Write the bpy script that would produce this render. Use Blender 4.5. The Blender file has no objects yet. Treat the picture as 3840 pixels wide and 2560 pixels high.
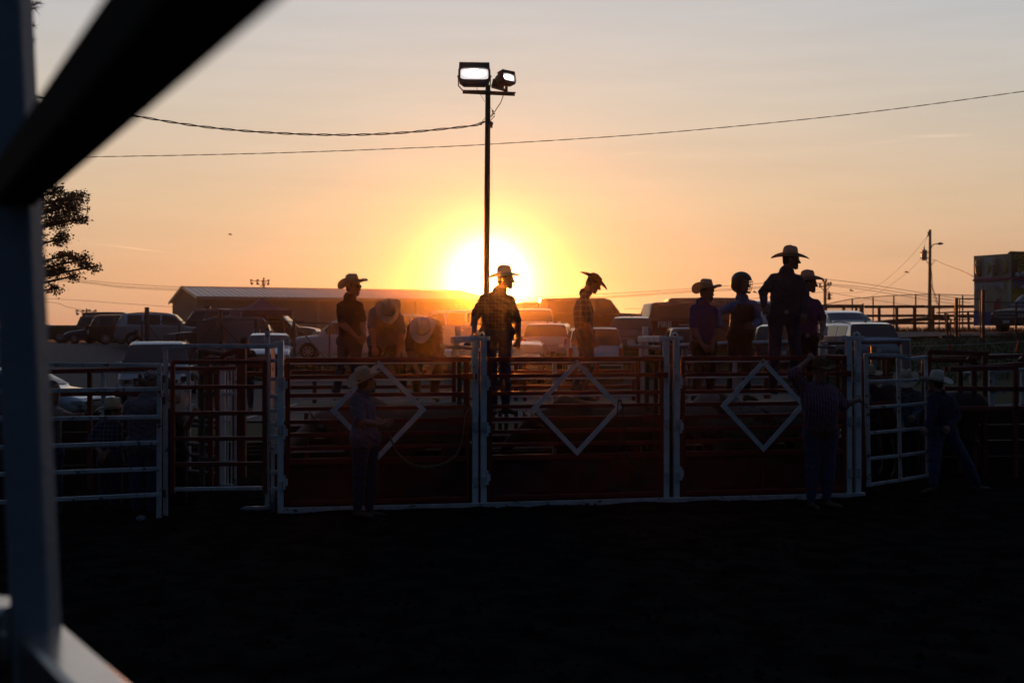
import bpy, math, random
import numpy as np
from mathutils import Vector, Matrix
R = math.radians
random.seed(7); rng = np.random.default_rng(7)
SC = bpy.context.scene
COL = SC.collection

# ------------------------------------------------------------------ camera, sky, sun
F = 4267.0          # focal length in pixels of the 3840 wide photograph
HC = 2.2            # camera height
H0 = 1240.0         # horizon row
def P(x, y, d):     # point at distance d metres seen at photo pixel x, y
    return Vector(((x-1920)*d/F, d, HC-(y-H0)*d/F))
def PX(x, d, z):    # point at distance d and height z seen at photo column x
    return Vector(((x-1920)*d/F, d, z))

cd = bpy.data.cameras.new('camera'); cam = bpy.data.objects.new('camera', cd); COL.objects.link(cam)
cam.location = (0, 0, HC); cam.rotation_euler = (R(90), 0, 0)
cd.sensor_width = 36; cd.lens = 36*F/3840; cd.shift_y = (H0-1280)/3840.0
cd.clip_start = .05; cd.clip_end = 5000
cd.dof.use_dof = True; cd.dof.focus_distance = 14.8; cd.dof.aperture_fstop = 2.4
SC.camera = cam
SUN_EL, SUN_AZ = 2.5, -1.15     # degrees above the horizon, degrees right of +Y
sdir = Vector((math.sin(R(SUN_AZ))*math.cos(R(SUN_EL)), math.cos(R(SUN_AZ))*math.cos(R(SUN_EL)), math.sin(R(SUN_EL))))
SC.view_settings.view_transform = 'Standard'; SC.view_settings.look = 'None'
SC.view_settings.exposure = 0; SC.view_settings.gamma = 1
SC.render.engine = 'CYCLES'
SC.cycles.use_denoising = True; SC.cycles.denoising_input_passes = 'RGB_ALBEDO_NORMAL'; SC.cycles.denoising_prefilter = 'ACCURATE'
SC.cycles.max_bounces = 5; SC.cycles.diffuse_bounces = 2; SC.cycles.glossy_bounces = 3
SC.cycles.transparent_max_bounces = 6; SC.cycles.transmission_bounces = 3; SC.cycles.volume_bounces = 0
SC.cycles.sample_clamp_indirect = 4

W = bpy.data.worlds.new('World'); SC.world = W; W.use_nodes = True
def build_world():
    nt = W.node_tree; N = nt.nodes; L = nt.links; N.clear()
    out = N.new('ShaderNodeOutputWorld'); bg = N.new('ShaderNodeBackground'); L.new(bg.outputs[0], out.inputs[0])
    def M(op, a, b=None, c=None, clamp=False):
        n = N.new('ShaderNodeMath'); n.operation = op; n.use_clamp = clamp
        for i, v in enumerate((a, b, c)):
            if v is None: continue
            if isinstance(v, (int, float)): n.inputs[i].default_value = v
            else: L.new(v, n.inputs[i])
        return n.outputs[0]
    def VM(op, a, b=None, s=None):
        n = N.new('ShaderNodeVectorMath'); n.operation = op
        for i, v in enumerate((a, b)):
            if v is None: continue
            if isinstance(v, (tuple, Vector)): n.inputs[i].default_value = tuple(v)
            else: L.new(v, n.inputs[i])
        if s is not None:
            if isinstance(s, (int, float)): n.inputs['Scale'].default_value = s
            else: L.new(s, n.inputs['Scale'])
        return n
    def ramp(f, stops):
        n = N.new('ShaderNodeValToRGB'); e = n.color_ramp.elements
        while len(e) > 1: e.remove(e[-1])
        e[0].position, e[0].color = stops[0][0], (*stops[0][1], 1)
        for p, c in stops[1:]:
            k = e.new(p); k.color = (*c, 1)
        L.new(f, n.inputs[0]); return n.outputs[0]
    tc = N.new('ShaderNodeTexCoord')
    d = VM('NORMALIZE', tc.outputs['Generated']).outputs[0]
    sep = N.new('ShaderNodeSeparateXYZ'); L.new(d, sep.inputs[0])
    el = M('MULTIPLY', M('ARCSINE', sep.outputs[2]), 180/math.pi)          # elevation in degrees
    dot = VM('DOT_PRODUCT', d, sdir).outputs['Value']
    ang = M('MULTIPLY', M('ARCCOSINE', M('MINIMUM', dot, 1.0)), 180/math.pi)  # degrees from the sun
    base = ramp(M('DIVIDE', M('MAXIMUM', el, 0.0), 90.0), [
        (0.0, (.62, .34, .20)), (.03, (.67, .375, .205)), (.07, (.665, .46, .28)), (.12, (.60, .505, .395)),
        (.17, (.53, .505, .475)), (.23, (.45, .455, .46)), (.32, (.24, .25, .27)), (.5, (.06, .08, .12)), (1.0, (.02, .04, .085))])
    # the sky turns dark and blue away from the sunset
    west = ramp(M('DIVIDE', ang, 180.0), [(0.0, (1, 1, 1)), (.10, (1, 1, 1)), (.16, (.90, .95, 1.0)), (.21, (.62, .70, .80)), (.28, (.22, .27, .35)), (.37, (.05, .07, .10)), (.48, (0, 0, 0))])
    mul = VM('MULTIPLY', base, west).outputs[0]
    east = VM('ADD', mul, SKYEAST).outputs[0]
    upw = VM('SCALE', (.050, .074, .128), s=M('POWER', M('MAXIMUM', sep.outputs[2], 0.0), 1.6)).outputs[0]
    east = VM('ADD', east, upw).outputs[0]
    # aureole round the sun
    g1 = M('POWER', 2.718, M('MULTIPLY', M('POWER', M('DIVIDE', ang, 1.7), 2.0), -1.0))
    g2 = M('POWER', 2.718, M('MULTIPLY', ang, -1/2.5))
    g3 = M('POWER', 2.718, M('MULTIPLY', ang, -1/8.0))
    a = VM('SCALE', (1.0, .88, .70), s=M('MULTIPLY', g1, 3.4)).outputs[0]
    b = VM('SCALE', (1.0, .55, .18), s=M('MULTIPLY', g2, .05)).outputs[0]
    c = VM('SCALE', (1.0, .40, .12), s=M('MULTIPLY', g3, .12)).outputs[0]
    tot = VM('ADD', VM('ADD', VM('ADD', east, a).outputs[0], b).outputs[0], c).outputs[0]
    # faint streaks of thin cloud
    mp = N.new('ShaderNodeMapping'); mp.inputs['Scale'].default_value = (2.2, 2.2, 26); mp.inputs['Rotation'].default_value = (R(3), R(4), 0)
    L.new(d, mp.inputs[0])
    nz = N.new('ShaderNodeTexNoise'); nz.inputs['Scale'].default_value = 2.2; nz.inputs['Detail'].default_value = 6; nz.inputs['Roughness'].default_value = .55
    L.new(mp.outputs[0], nz.inputs[0])
    k = N.new('ShaderNodeMapRange'); L.new(nz.outputs[0], k.inputs[0])
    k.inputs['From Min'].default_value = .3; k.inputs['From Max'].default_value = .8; k.inputs['To Min'].default_value = .965; k.inputs['To Max'].default_value = 1.06
    tot = VM('SCALE', tot, s=k.outputs[0]).outputs[0]
    az = M('MULTIPLY', M('ARCTAN2', sep.outputs[0], sep.outputs[1]), 180/math.pi)
    for (a0, e0, ln, wd, sl, am) in ((-18.3, 3.92, 1.1, .028, -.11, .16), (20.6, 9.1, 1.3, .07, -.03, .10), (18.2, 8.95, 1.0, .05, .05, .05), (6.2, 8.8, .7, .05, .03, .05), (9.0, 8.6, .8, .05, .0, .03), (19.5, 11.3, 2.2, .12, .02, .02)):
        u = M('DIVIDE', M('SUBTRACT', az, a0), ln); ec = M('MULTIPLY_ADD', M('SUBTRACT', az, a0), sl, e0)
        v = M('DIVIDE', M('SUBTRACT', el, ec), wd)
        w = M('POWER', 2.718, M('MULTIPLY', M('ADD', M('MULTIPLY', u, u), M('MULTIPLY', v, v)), -1.0))
        w = M('MULTIPLY', w, M('MULTIPLY_ADD', nz.outputs[0], 1.4, .3))
        tot = VM('ADD', tot, VM('SCALE', (1.0, .72, .42), s=M('MULTIPLY', w, am)).outputs[0]).outputs[0]
    sky = N.new('ShaderNodeTexSky'); sky.sky_type = 'NISHITA'; sky.sun_disc = False
    sky.sun_elevation = R(SUN_EL); sky.sun_rotation = R(SUN_AZ); sky.dust_density = 2.0; sky.ozone_density = 2.0
    nish = VM('SCALE', sky.outputs[0], s=.012).outputs[0]
    L.new(VM('ADD', tot, nish).outputs[0], bg.inputs[0]); bg.inputs[1].default_value = 1.0
SKYEAST = (.0012, .0058, .0170)
HAZE_D, HAZE_G = .00038, .966
build_world()
ld = bpy.data.lights.new('sun', 'SUN'); ld.energy = 3.0; ld.angle = R(.5); ld.color = (1, .225, .02)
sun = bpy.data.objects.new('sun', ld); COL.objects.link(sun)
sun.rotation_euler = sdir.to_track_quat('Z', 'Y').to_euler()

# ------------------------------------------------------------------ materials
MATS = {}
def mat(name, col, rough=.6, metal=0., spec=.5, noise=None, bump=0., bscale=40., coat=0., emit=None, tint2=None, nscale=8., wear=None, coords='Object', aniso=None):
    """principled material: noise = blend amount of tint2, wear = (colour, threshold, scale) chips and rust"""
    if name in MATS: return MATS[name]
    m = bpy.data.materials.new(name); m.use_nodes = True
    nt = m.node_tree; N = nt.nodes; L = nt.links; b = N['Principled BSDF']
    b.inputs['Base Color'].default_value = (*col, 1); b.inputs['Roughness'].default_value = rough
    b.inputs['Metallic'].default_value = metal; b.inputs['Specular IOR Level'].default_value = spec
    if coat: b.inputs['Coat Weight'].default_value = coat; b.inputs['Coat Roughness'].default_value = .08
    if emit: b.inputs['Emission Color'].default_value = (*emit[0], 1); b.inputs['Emission Strength'].default_value = emit[1]
    if noise or wear or bump:
        tc = N.new('ShaderNodeTexCoord')
    cur = None
    if noise:
        nz = N.new('ShaderNodeTexNoise'); nz.inputs['Scale'].default_value = nscale; nz.inputs['Detail'].default_value = 6
        L.new(tc.outputs[coords], nz.inputs[0])
        mr = N.new('ShaderNodeMapRange'); mr.inputs[1].default_value = .35; mr.inputs[2].default_value = .65; mr.inputs[4].default_value = noise
        L.new(nz.outputs[0], mr.inputs[0])
        mx = N.new('ShaderNodeMix'); mx.data_type = 'RGBA'; mx.inputs[6].default_value = (*col, 1)
        mx.inputs[7].default_value = (*(tint2 or tuple(c*.5 for c in col)), 1)
        L.new(mr.outputs[0], mx.inputs[0]); cur = mx.outputs[2]; L.new(cur, b.inputs['Base Color'])
    if wear:
        wc, th, sc = wear
        nz = N.new('ShaderNodeTexNoise'); nz.inputs['Scale'].default_value = sc; nz.inputs['Detail'].default_value = 8; nz.inputs['Roughness'].default_value = .7
        L.new(tc.outputs[coords], nz.inputs[0])
        mr = N.new('ShaderNodeMapRange'); mr.inputs[1].default_value = th; mr.inputs[2].default_value = th+.03; L.new(nz.outputs[0], mr.inputs[0])
        mx = N.new('ShaderNodeMix'); mx.data_type = 'RGBA'; mx.inputs[7].default_value = (*wc, 1)
        if cur: L.new(cur, mx.inputs[6])
        else: mx.inputs[6].default_value = (*col, 1)
        L.new(mr.outputs[0], mx.inputs[0]); L.new(mx.outputs[2], b.inputs['Base Color'])
    if bump:
        nz = N.new('ShaderNodeTexNoise'); nz.inputs['Scale'].default_value = bscale; nz.inputs['Detail'].default_value = 8
        L.new(tc.outputs[coords], nz.inputs[0])
        bp = N.new('ShaderNodeBump'); bp.inputs['Strength'].default_value = bump; bp.inputs['Distance'].default_value = .05
        L.new(nz.outputs[0], bp.inputs['Height']); L.new(bp.outputs[0], b.inputs['Normal'])
    MATS[name] = m; return m

RUST = (.10, .035, .015)
WHITE = mat('worn_white_paint', (.72, .74, .74), .45, noise=.5, tint2=(.42, .43, .44), nscale=5, wear=(RUST, .63, 9), bump=.12)
WHITE2 = mat('rusty_white_paint', (.52, .54, .55), .5, noise=.6, tint2=(.28, .28, .28), nscale=6, wear=(RUST, .58, 11), bump=.2)
RED = mat('worn_red_paint', (.20, .008, .007), .42, noise=.5, tint2=(.15, .01, .01), nscale=4, wear=(RUST, .64, 9), bump=.12)
REDD = mat('dull_dark_red_paint', (.16, .018, .014), .6, noise=.5, nscale=4, wear=(RUST, .6, 9), bump=.2)
PANEL = mat('scuffed_red_sheet', (.16, .006, .006), .55, noise=.9, tint2=(.03, .008, .007), nscale=2.2, bump=.1)
BLACKP = mat('black_steel', (.02, .018, .017), .6, wear=(RUST, .56, 8))
GALV = mat('galvanised_steel', (.32, .33, .34), .4, metal=.7, noise=.4, nscale=12)
DGALV = mat('weathered_steel', (.10, .09, .085), .55, metal=.4, noise=.5, wear=(RUST, .6, 10))
TUBER = mat('bare_galvanised_tube', (.66, .62, .58), .24, metal=.85, noise=.25, nscale=6)
TUBE = mat('galvanised_white_tube', (.26, .28, .32), .6, metal=.1, noise=.3, nscale=3, spec=.3, bump=.12, wear=(RUST, .64, 6))
TIMBER = mat('weathered_timber', (.09, .065, .05), .85, noise=.6, nscale=9, bump=.3)
PLANK = mat('grey_plank', (.07, .055, .045), .85, noise=.6, nscale=9, bump=.3)
CHROME = mat('chrome', (.6, .6, .6), .15, metal=1)
RUBBER = mat('rubber', (.018, .018, .018), .85)
RIM = mat('alloy_rim', (.5, .5, .52), .3, metal=.9)
GLASS = mat('tinted_glass', (.015, .017, .02), .06, spec=.8)
PLASTIC = mat('black_plastic', (.02, .02, .02), .55)
TAIL = mat('tail_lamp_red', (.35, .01, .01), .2, coat=.5)
HEADL = mat('headlamp', (.45, .45, .46), .12, metal=.6, coat=1)
PLATE = mat('plate_white', (.6, .6, .6), .5)
WIRE = mat('dark_cable', (.03, .025, .022), .7)
ROPE = mat('rope', (.20, .15, .10), .9, bump=.4, bscale=200)

# ------------------------------------------------------------------ mesh helpers
class MB:
    def __init__(s): s.v = []; s.f = []; s.m = []; s.mi = 0
    def add(s, vs, fs, mi=None):
        o = len(s.v); s.v += [tuple(p) for p in vs]; s.f += [tuple(i+o for i in f) for f in fs]
        s.m += [s.mi if mi is None else mi]*len(fs)
    def beam(s, a, b, w, h=None, up=Vector((0, 0, 1)), mi=None, ch=.12):
        """rectangular tube from a to b, w across, h high, with chamfered edges"""
        h = h or w; a = Vector(a); b = Vector(b); t = (b-a).normalized()
        if abs(t.dot(up)) > .95: up = Vector((0, 1, 0))
        r = t.cross(up).normalized(); u = r.cross(t).normalized()
        c = ch*min(w, h); pts = []
        for (i, j) in ((1, 1), (-1, 1), (-1, -1), (1, -1)):
            p1 = (i*(w/2-c), j*h/2); p2 = (i*w/2, j*(h/2-c))
            pts += [p2, p1] if i*j > 0 else [p1, p2]
        n = 8; vs = [a+r*x+u*y for x, y in pts]+[b+r*x+u*y for x, y in pts]
        fs = [(i, (i+1) % n, n+(i+1) % n, n+i) for i in range(n)]+[tuple(range(n))[::-1], tuple(range(n, 2*n))]
        s.add(vs, fs, mi)
    def box(s, c, sx, sy, sz, M=None, mi=None, taper=1.):
        c = Vector(c); vs = []
        for k in (-1, 1):
            q = 1 if k < 0 else taper
            for (i, j) in ((-1, -1), (1, -1), (1, 1), (-1, 1)):
                p = Vector((i*sx/2*q, j*sy/2*q, k*sz/2)); vs.append(c+(M @ p if M else p))
        s.add(vs, [(3, 2, 1, 0), (4, 5, 6, 7), (0, 1, 5, 4), (1, 2, 6, 5), (2, 3, 7, 6), (3, 0, 4, 7)], mi)
    def tube(s, pts, r, seg=8, mi=None, cap=True):
        pts = [Vector(p) for p in pts]; n = len(pts); rr = r if isinstance(r, (list, tuple)) else [r]*n
        vs = []; prev = None
        for i, p in enumerate(pts):
            t = (pts[min(i+1, n-1)]-pts[max(i-1, 0)]).normalized()
            if prev is None:
                ref = Vector((0, 0, 1)) if abs(t.z) < .9 else Vector((1, 0, 0)); a = t.cross(ref).normalized()
            else:
                a = (prev-t*prev.dot(t)); a = a.normalized() if a.length > 1e-6 else t.orthogonal().normalized()
            prev = a; b = t.cross(a)
            for k in range(seg):
                q = 2*math.pi*k/seg; vs.append(p+(a*math.cos(q)+b*math.sin(q))*rr[i])
        fs = [(i*seg+k, i*seg+(k+1) % seg, (i+1)*seg+(k+1) % seg, (i+1)*seg+k) for i in range(n-1) for k in range(seg)]
        if cap: fs += [tuple(range(seg))[::-1], tuple(range((n-1)*seg, n*seg))]
        s.add(vs, fs, mi)
    def lathe(s, prof, c, axis='z', seg=20, mi=None, M=None):
        """prof: (radius, height) list turned round an axis through c"""
        c = Vector(c); vs = []
        for (r, z) in prof:
            for k in range(seg):
                q = 2*math.pi*k/seg; p = Vector((r*math.cos(q), r*math.sin(q), z))
                if axis == 'x': p = Vector((p.z, p.x, p.y))
                if axis == 'y': p = Vector((p.x, p.z, p.y))
                vs.append(c+(M @ p if M else p))
        n = len(prof)
        fs = [(i*seg+k, i*seg+(k+1) % seg, (i+1)*seg+(k+1) % seg, (i+1)*seg+k) for i in range(n-1) for k in range(seg)]
        fs += [tuple(range(seg))[::-1], tuple(range((n-1)*seg, n*seg))]
        s.add(vs, fs, mi)
    def build(s, name, mats, parent=None, smooth=False, sharp=None):
        me = bpy.data.meshes.new(name)
        o = bpy.data.objects.new(name, me)
        base = Vector((0, 0, 0))
        if parent is not None: base = BASE[parent.name]
        else:
            if s.v:
                a = np.array(s.v, float); base = Vector(((a[:, 0].min()+a[:, 0].max())/2, (a[:, 1].min()+a[:, 1].max())/2, a[:, 2].min()))
            o.location = base
        vs = [(p[0]-base.x, p[1]-base.y, p[2]-base.z) for p in s.v]
        me.from_pydata(vs, [], s.f)
        for mm in (mats if isinstance(mats, (list, tuple)) else [mats]): me.materials.append(mm)
        if len(s.m): me.polygons.foreach_set('material_index', s.m)
        if smooth:
            me.polygons.foreach_set('use_smooth', [True]*len(s.f))
            if sharp: me.set_sharp_from_angle(angle=R(sharp))
        me.update(); COL.objects.link(o)
        if parent is not None: o.parent = parent
        BASE[o.name] = base.copy()
        return o
BASE = {}
def tag(o, label=None, cat=None, group=None, kind=None):
    for k, v in (('label', label), ('category', cat), ('group', group), ('kind', kind)):
        if v: o[k] = v
    return o
def thing(name, loc, label, cat, group=None):
    o = bpy.data.objects.new(name, None); COL.objects.link(o); o.location = loc; o.empty_display_size = .2
    BASE[o.name] = Vector(loc); return tag(o, label, cat, group)
def text_mb(mb, s, size, origin, right, up, mi=None, depth=.01, bold=0., align='CENTER'):
    cu = bpy.data.curves.new('t', 'FONT'); cu.body = s; cu.size = size; cu.extrude = depth/2; cu.align_x = align; cu.align_y = 'CENTER'; cu.offset = bold
    cu.space_line = .9
    ob = bpy.data.objects.new('t', cu); COL.objects.link(ob)
    dg = bpy.context.evaluated_depsgraph_get(); me = bpy.data.meshes.new_from_object(ob.evaluated_get(dg))
    right = Vector(right).normalized(); up = Vector(up).normalized(); nrm = right.cross(up); o = Vector(origin)
    mb.add([o+right*v.co.x+up*v.co.y+nrm*v.co.z for v in me.vertices], [tuple(p.vertices) for p in me.polygons], mi)
    bpy.data.objects.remove(ob); bpy.data.curves.remove(cu); bpy.data.meshes.remove(me)

# ------------------------------------------------------------------ ground
def sstep(a, b, x):
    t = min(1, max(0, (x-a)/(b-a))); return t*t*(3-2*t)
def gz(x, y):
    z = max(.07*sstep(27, 36, y), (min(y, 76)-35)*.055)
    z += .45*sstep(40, 50, y)*sstep(-6, 2, x)
    k = sstep(-12, -19, x) if x < -12 else 0
    z = z*(1-k)+min(z, 1.42-.004*max(0, y-60))*k
    b = sstep(4, 20, x*42/max(y, 20))
    z += b*.95*sstep(22, 40, y)*(1-.45*sstep(46, 66, y))
    z = min(z, 2.13)
    z -= sstep(80, 160, y)*(z-.7)
    return z
def sheet(name, xs, ys, off, m, kind='structure', rough=0., inside=None):
    mb = MB(); nx = len(xs); vs = []
    for y in ys:
        for x in xs:
            n = 0
            if rough: n = rough*(math.sin(x*5.1+math.sin(y*3.3)*2)*math.sin(y*4.3+x*1.7)*.5+math.sin(x*13+y*7)*math.sin(y*11-x*4)*.3+random.uniform(-.45, .45))
            vs.append((x, y, gz(x, y)+off+n))
    mb.add(vs, [(j*nx+i, j*nx+i+1, (j+1)*nx+i+1, (j+1)*nx+i) for j in range(len(ys)-1) for i in range(nx-1)])
    o = mb.build(name, m, smooth=True); o['kind'] = kind; return o
def lin(a, b, n): return [a+(b-a)*i/(n-1) for i in range(n)]
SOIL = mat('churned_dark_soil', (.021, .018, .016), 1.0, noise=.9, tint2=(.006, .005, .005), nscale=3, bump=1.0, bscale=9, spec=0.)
GRASSM = mat('mown_grass', (.042, .060, .018), .9, noise=.7, tint2=(.03, .035, .014), nscale=2.5, bump=.6, bscale=60, spec=.15)
ASPH = mat('asphalt', (.075, .070, .072), .85, noise=.6, tint2=(.05, .047, .05), nscale=.8, bump=.25, bscale=50, spec=.25)
sheet('ground', lin(-900, -70, 8)+lin(-64, 64, 66)+lin(70, 900, 8), lin(-25, 30, 12)+lin(32, 90, 60)+lin(95, 200, 20)+lin(220, 1500, 12), -.03, GRASSM)
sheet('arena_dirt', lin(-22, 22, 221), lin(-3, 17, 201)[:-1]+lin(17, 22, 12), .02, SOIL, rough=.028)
sheet('parking_lane', lin(-60, 9, 50), lin(27.5, 41.5, 20), .015, ASPH)
sheet('parking_lot', lin(-70, 22, 60), lin(49.5, 84, 30), .015, ASPH)
sheet('lot_access', lin(-60, -11.4, 30), lin(41.52, 49.48, 10), .016, ASPH)
# curving drive on the right
mb = MB(); vs = []
for i in range(41):
    t = i/40; cx = 8+t*32; cy = 52-10*sstep(.1, .9, t)+2*t
    for k in (-1, 0, 1): vs.append((cx+1.2*k*.5, cy+2.2*k, gz(cx, cy+2.2*k)+.02))
mb.add(vs, [(i*3+k, (i+1)*3+k, (i+1)*3+k+1, i*3+k+1) for i in range(40) for k in range(2)])
mb.build('drive', ASPH, smooth=True)['kind'] = 'structure'
LINE = mat('worn_line_paint', (.5, .5, .5), .8, wear=((.1, .1, .1), .55, 12))
mb = MB()
for i in range(12):
    x = -24+i*2.9; a = (x, 28.2); b = (x+.35, 33)
    vs = [(a[0]-.05, a[1], gz(*a)+.032), (a[0]+.05, a[1], gz(*a)+.032)]; fs = []
    for k in range(1, 9):
        t = k/8; q = (a[0]+(b[0]-a[0])*t, a[1]+(b[1]-a[1])*t); vs += [(q[0]-.05, q[1], gz(*q)+.032), (q[0]+.05, q[1], gz(*q)+.032)]
        fs.append((2*k-2, 2*k-1, 2*k+1, 2*k))
    mb.add(vs, fs)
mb.build('road_markings', LINE)['kind'] = 'structure'

def grass_tufts(name, label, spots, hmin, hmax, m, wd=.012):
    mb = MB(); vs = []; fs = []
    for (x, y, z) in spots:
        h = random.uniform(hmin, hmax); a = random.uniform(0, 6.28); lx = random.uniform(-.3, .3)*h; ly = random.uniform(-.3, .3)*h
        c, s_ = math.cos(a)*wd, math.sin(a)*wd; o = len(vs)
        vs += [(x-c, y-s_, z), (x+c, y+s_, z), (x+lx*.4+c*.6, y+ly*.4+s_*.6, z+h*.6), (x+lx, y+ly, z+h), (x+lx*.4-c*.6, y+ly*.4-s_*.6, z+h*.6)]
        fs.append((o, o+1, o+2, o+3, o+4))
    mb.add(vs, fs); o = mb.build(name, m); tag(o, label, 'grass', kind='stuff'); return o
BLADE = mat('grass_blade', (.06, .075, .02), .8)
DRY = mat('dry_grass_blade', (.13, .10, .045), .8)
sp = []
for _ in range(26000):
    y = random.uniform(34, 49.3); x = random.uniform(-11, 24)
    if y < 41.6 and x < 9: continue
    sp.append((x, y, gz(x, y)-.03))
grass_tufts('grass', 'short green grass on the bank between the parking lanes', sp, .05, .13, BLADE, .02)
sp = []
for _ in range(9000):
    x = random.uniform(14, 36); y = random.gauss(66.8, .6) if random.random() < .6 else random.uniform(69, 74)
    sp.append((x, y, gz(x, y)-.03))
grass_tufts('tall_grass', 'tall dry weeds growing along the foot of the timber rail fence', sp, .08, .42, DRY, .015)
# straw and clods on the arena floor
mb = MB()
for _ in range(2600):
    y = random.uniform(5.5, 14.5); x = random.uniform(-.5, .5)*y*1.0; r = random.uniform(.008, .035)*(1 if random.random() < .9 else 1.8)
    q = [Vector((random.uniform(-1, 1), random.uniform(-1, 1), 0)).normalized() for _ in range(1)][0]
    pts = [(x+math.cos(a)*r*random.uniform(.6, 1.2), y+math.sin(a)*r*random.uniform(.6, 1.2), .015) for a in (0, 1.25, 2.5, 3.8, 5.0)]
    mb.add(pts+[(x, y, .02+r*random.uniform(.5, 1.0))], [(i, (i+1) % 5, 5) for i in range(5)])
tag(mb.build('soil_clods', SOIL), 'loose clods of dark earth scattered on the arena floor', 'soil', kind='stuff')
# ------------------------------------------------------------------ bucking chutes (frame: s along the gates, t towards the back)
CH0 = Vector((-2.83, 13.7, 0)); CU = Vector((.985, .172, 0)).normalized(); CV = Vector((-CU.y, CU.x, 0))
def C(s, t, z): return CH0+CU*s+CV*t+Vector((0, 0, z))
def S_AT(px, t=0):    # how far along the chutes the photo column px falls at offset t
    k = (px-1920)/F; o = CH0+CV*t
    return (k*o.y-o.x)/(CU.x-k*CU.y)
UPZ = Vector((0, 0, 1))
RZ = [1.64, 1.42, 1.257, 1.10, .944, .78]     # rails of a gate under the top rail
def chute_gate(pxl, pxr, cx_px, label, hinge_left=True):
    a, b = S_AT(pxl), S_AT(pxr); cs = S_AT(cx_px, -.05)
    t = thing('chute_gate', C((a+b)/2, 0, .06), label, 'gate', 'red chute gates with white diamonds')
    def bar(n, p, q, w, h, m, par=t):
        mb = MB(); mb.beam(p, q, w, h, up=UPZ); return mb.build(n, m, par)
    bar('top_rail', C(a, 0, 1.845), C(b, 0, 1.845), .055, .062, RED)
    bar('stile', C(a+.028, .002, .09), C(a+.028, .002, 1.812), .055, .055, RED)
    bar('stile', C(b-.028, .002, .09), C(b-.028, .002, 1.812), .055, .055, RED)
    for z in RZ: bar('rail', C(a+.056, 0, z), C(b-.056, 0, z), .045, .05, RED)
    bar('rail', C(a+.056, 0, .62), C(b-.056, 0, .62), .05, .075, RED)
    bar('rail', C(a+.056, 0, .12), C(b-.056, 0, .12), .05, .06, RED)
    # dented sheet panel
    mb = MB(); nx, nz = 40, 14; vs = []
    for k, off in ((0, 0.0), (1, .004)):
        for j in range(nz+1):
            for i in range(nx+1):
                s = a+.056+(b-a-.112)*i/nx; z = .15+.432*j/nz
                dn = .012*math.sin(s*5+z*4)*math.sin(z*7+s*2.3)+.006*math.sin(s*13+1)*math.sin(z*11)
                vs.append(C(s, .0+dn*(0 if i in (0, nx) or j in (0, nz) else 1)+off, z))
    n1 = (nx+1)*(nz+1); fs = []
    for j in range(nz):
        for i in range(nx):
            q = j*(nx+1)+i; fs.append((q, q+1, q+nx+2, q+nx+1)); fs.append((n1+q, n1+q+nx+1, n1+q+nx+2, n1+q+1))
    mb.add(vs, fs); mb.build('sheet_panel', PANEL, t, smooth=True)
    bar('panel_brace', C(cs, -.008, .15), C(cs, -.008, .582), .03, .016, RED)
    # diamond
    mb = MB(); hw, hh, w = .585, .605, .058; zc = 1.235; tt = -.042
    pts = [(cs, zc+hh), (cs+hw, zc), (cs, zc-hh), (cs-hw, zc)]
    inn = [(cs, zc+hh-w*1.45), (cs+hw-w*1.45, zc), (cs, zc-hh+w*1.45), (cs-hw+w*1.45, zc)]
    vs = [C(x, tt, z) for x, z in pts]+[C(x, tt, z) for x, z in inn]+[C(x, tt+.016, z) for x, z in pts]+[C(x, tt+.016, z) for x, z in inn]
    fs = []
    for i in range(4):
        j = (i+1) % 4
        fs += [(i, i+4, j+4, j), (8+i, 8+j, 12+j, 12+i), (i, j, 8+j, 8+i), (4+i, 12+i, 12+j, 4+j)]
    mb.add(vs, [f[::-1] for f in fs]); mb.build('diamond', WHITE, t)
    for x, z in ((cs, zc+hh-.03), (cs+hw-.03, zc), (cs, zc-hh+.03), (cs-hw+.03, zc)): mb = MB(); mb.box(C(x, -.0255, z), .03, .015, .03); mb.build('diamond_bracket', RED, t)
    hs = a-.012 if hinge_left else b+.012
    for z in (1.55, .98, .38):
        mb = MB(); mb.beam(C(hs-.035, -.028, z), C(hs+.04, -.028, z), .012, .09); mb.tube([C(hs, -.045, z-.085), C(hs, -.045, z+.085)], .016)
        mb.build('hinge', WHITE, t)
    ls = b+.02 if hinge_left else a-.02
    mb = MB(); mb.beam(C(ls-.13, -.055, 1.64), C(ls+.06, -.055, 1.64), .05, .075); mb.build('latch', RED, t)
    mb = MB(); mb.beam(C(ls-.06, -.045, 1.09), C(ls-.30, -.045, 1.09), .03, .10); mb.build('latch', RED, t)
    mb = MB(); mb.tube([C(ls+.02, -.095, z) for z in (1.52, 1.76)], .011); mb.box(C(ls+.02, -.09, 1.75), .03, .02, .03); mb.build('latch_pin', WHITE2, t)
    return t
chute_gate(1070, 1762, 1420, 'red chute gate with white diamond behind the cowboy holding a rope')
chute_gate(1829, 2489, 2165, 'red chute gate with white diamond, middle of three, under the walking cowboy')
chute_gate(2553, 3172, 2865, 'red chute gate with white diamond behind the man in a striped shirt')

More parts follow.
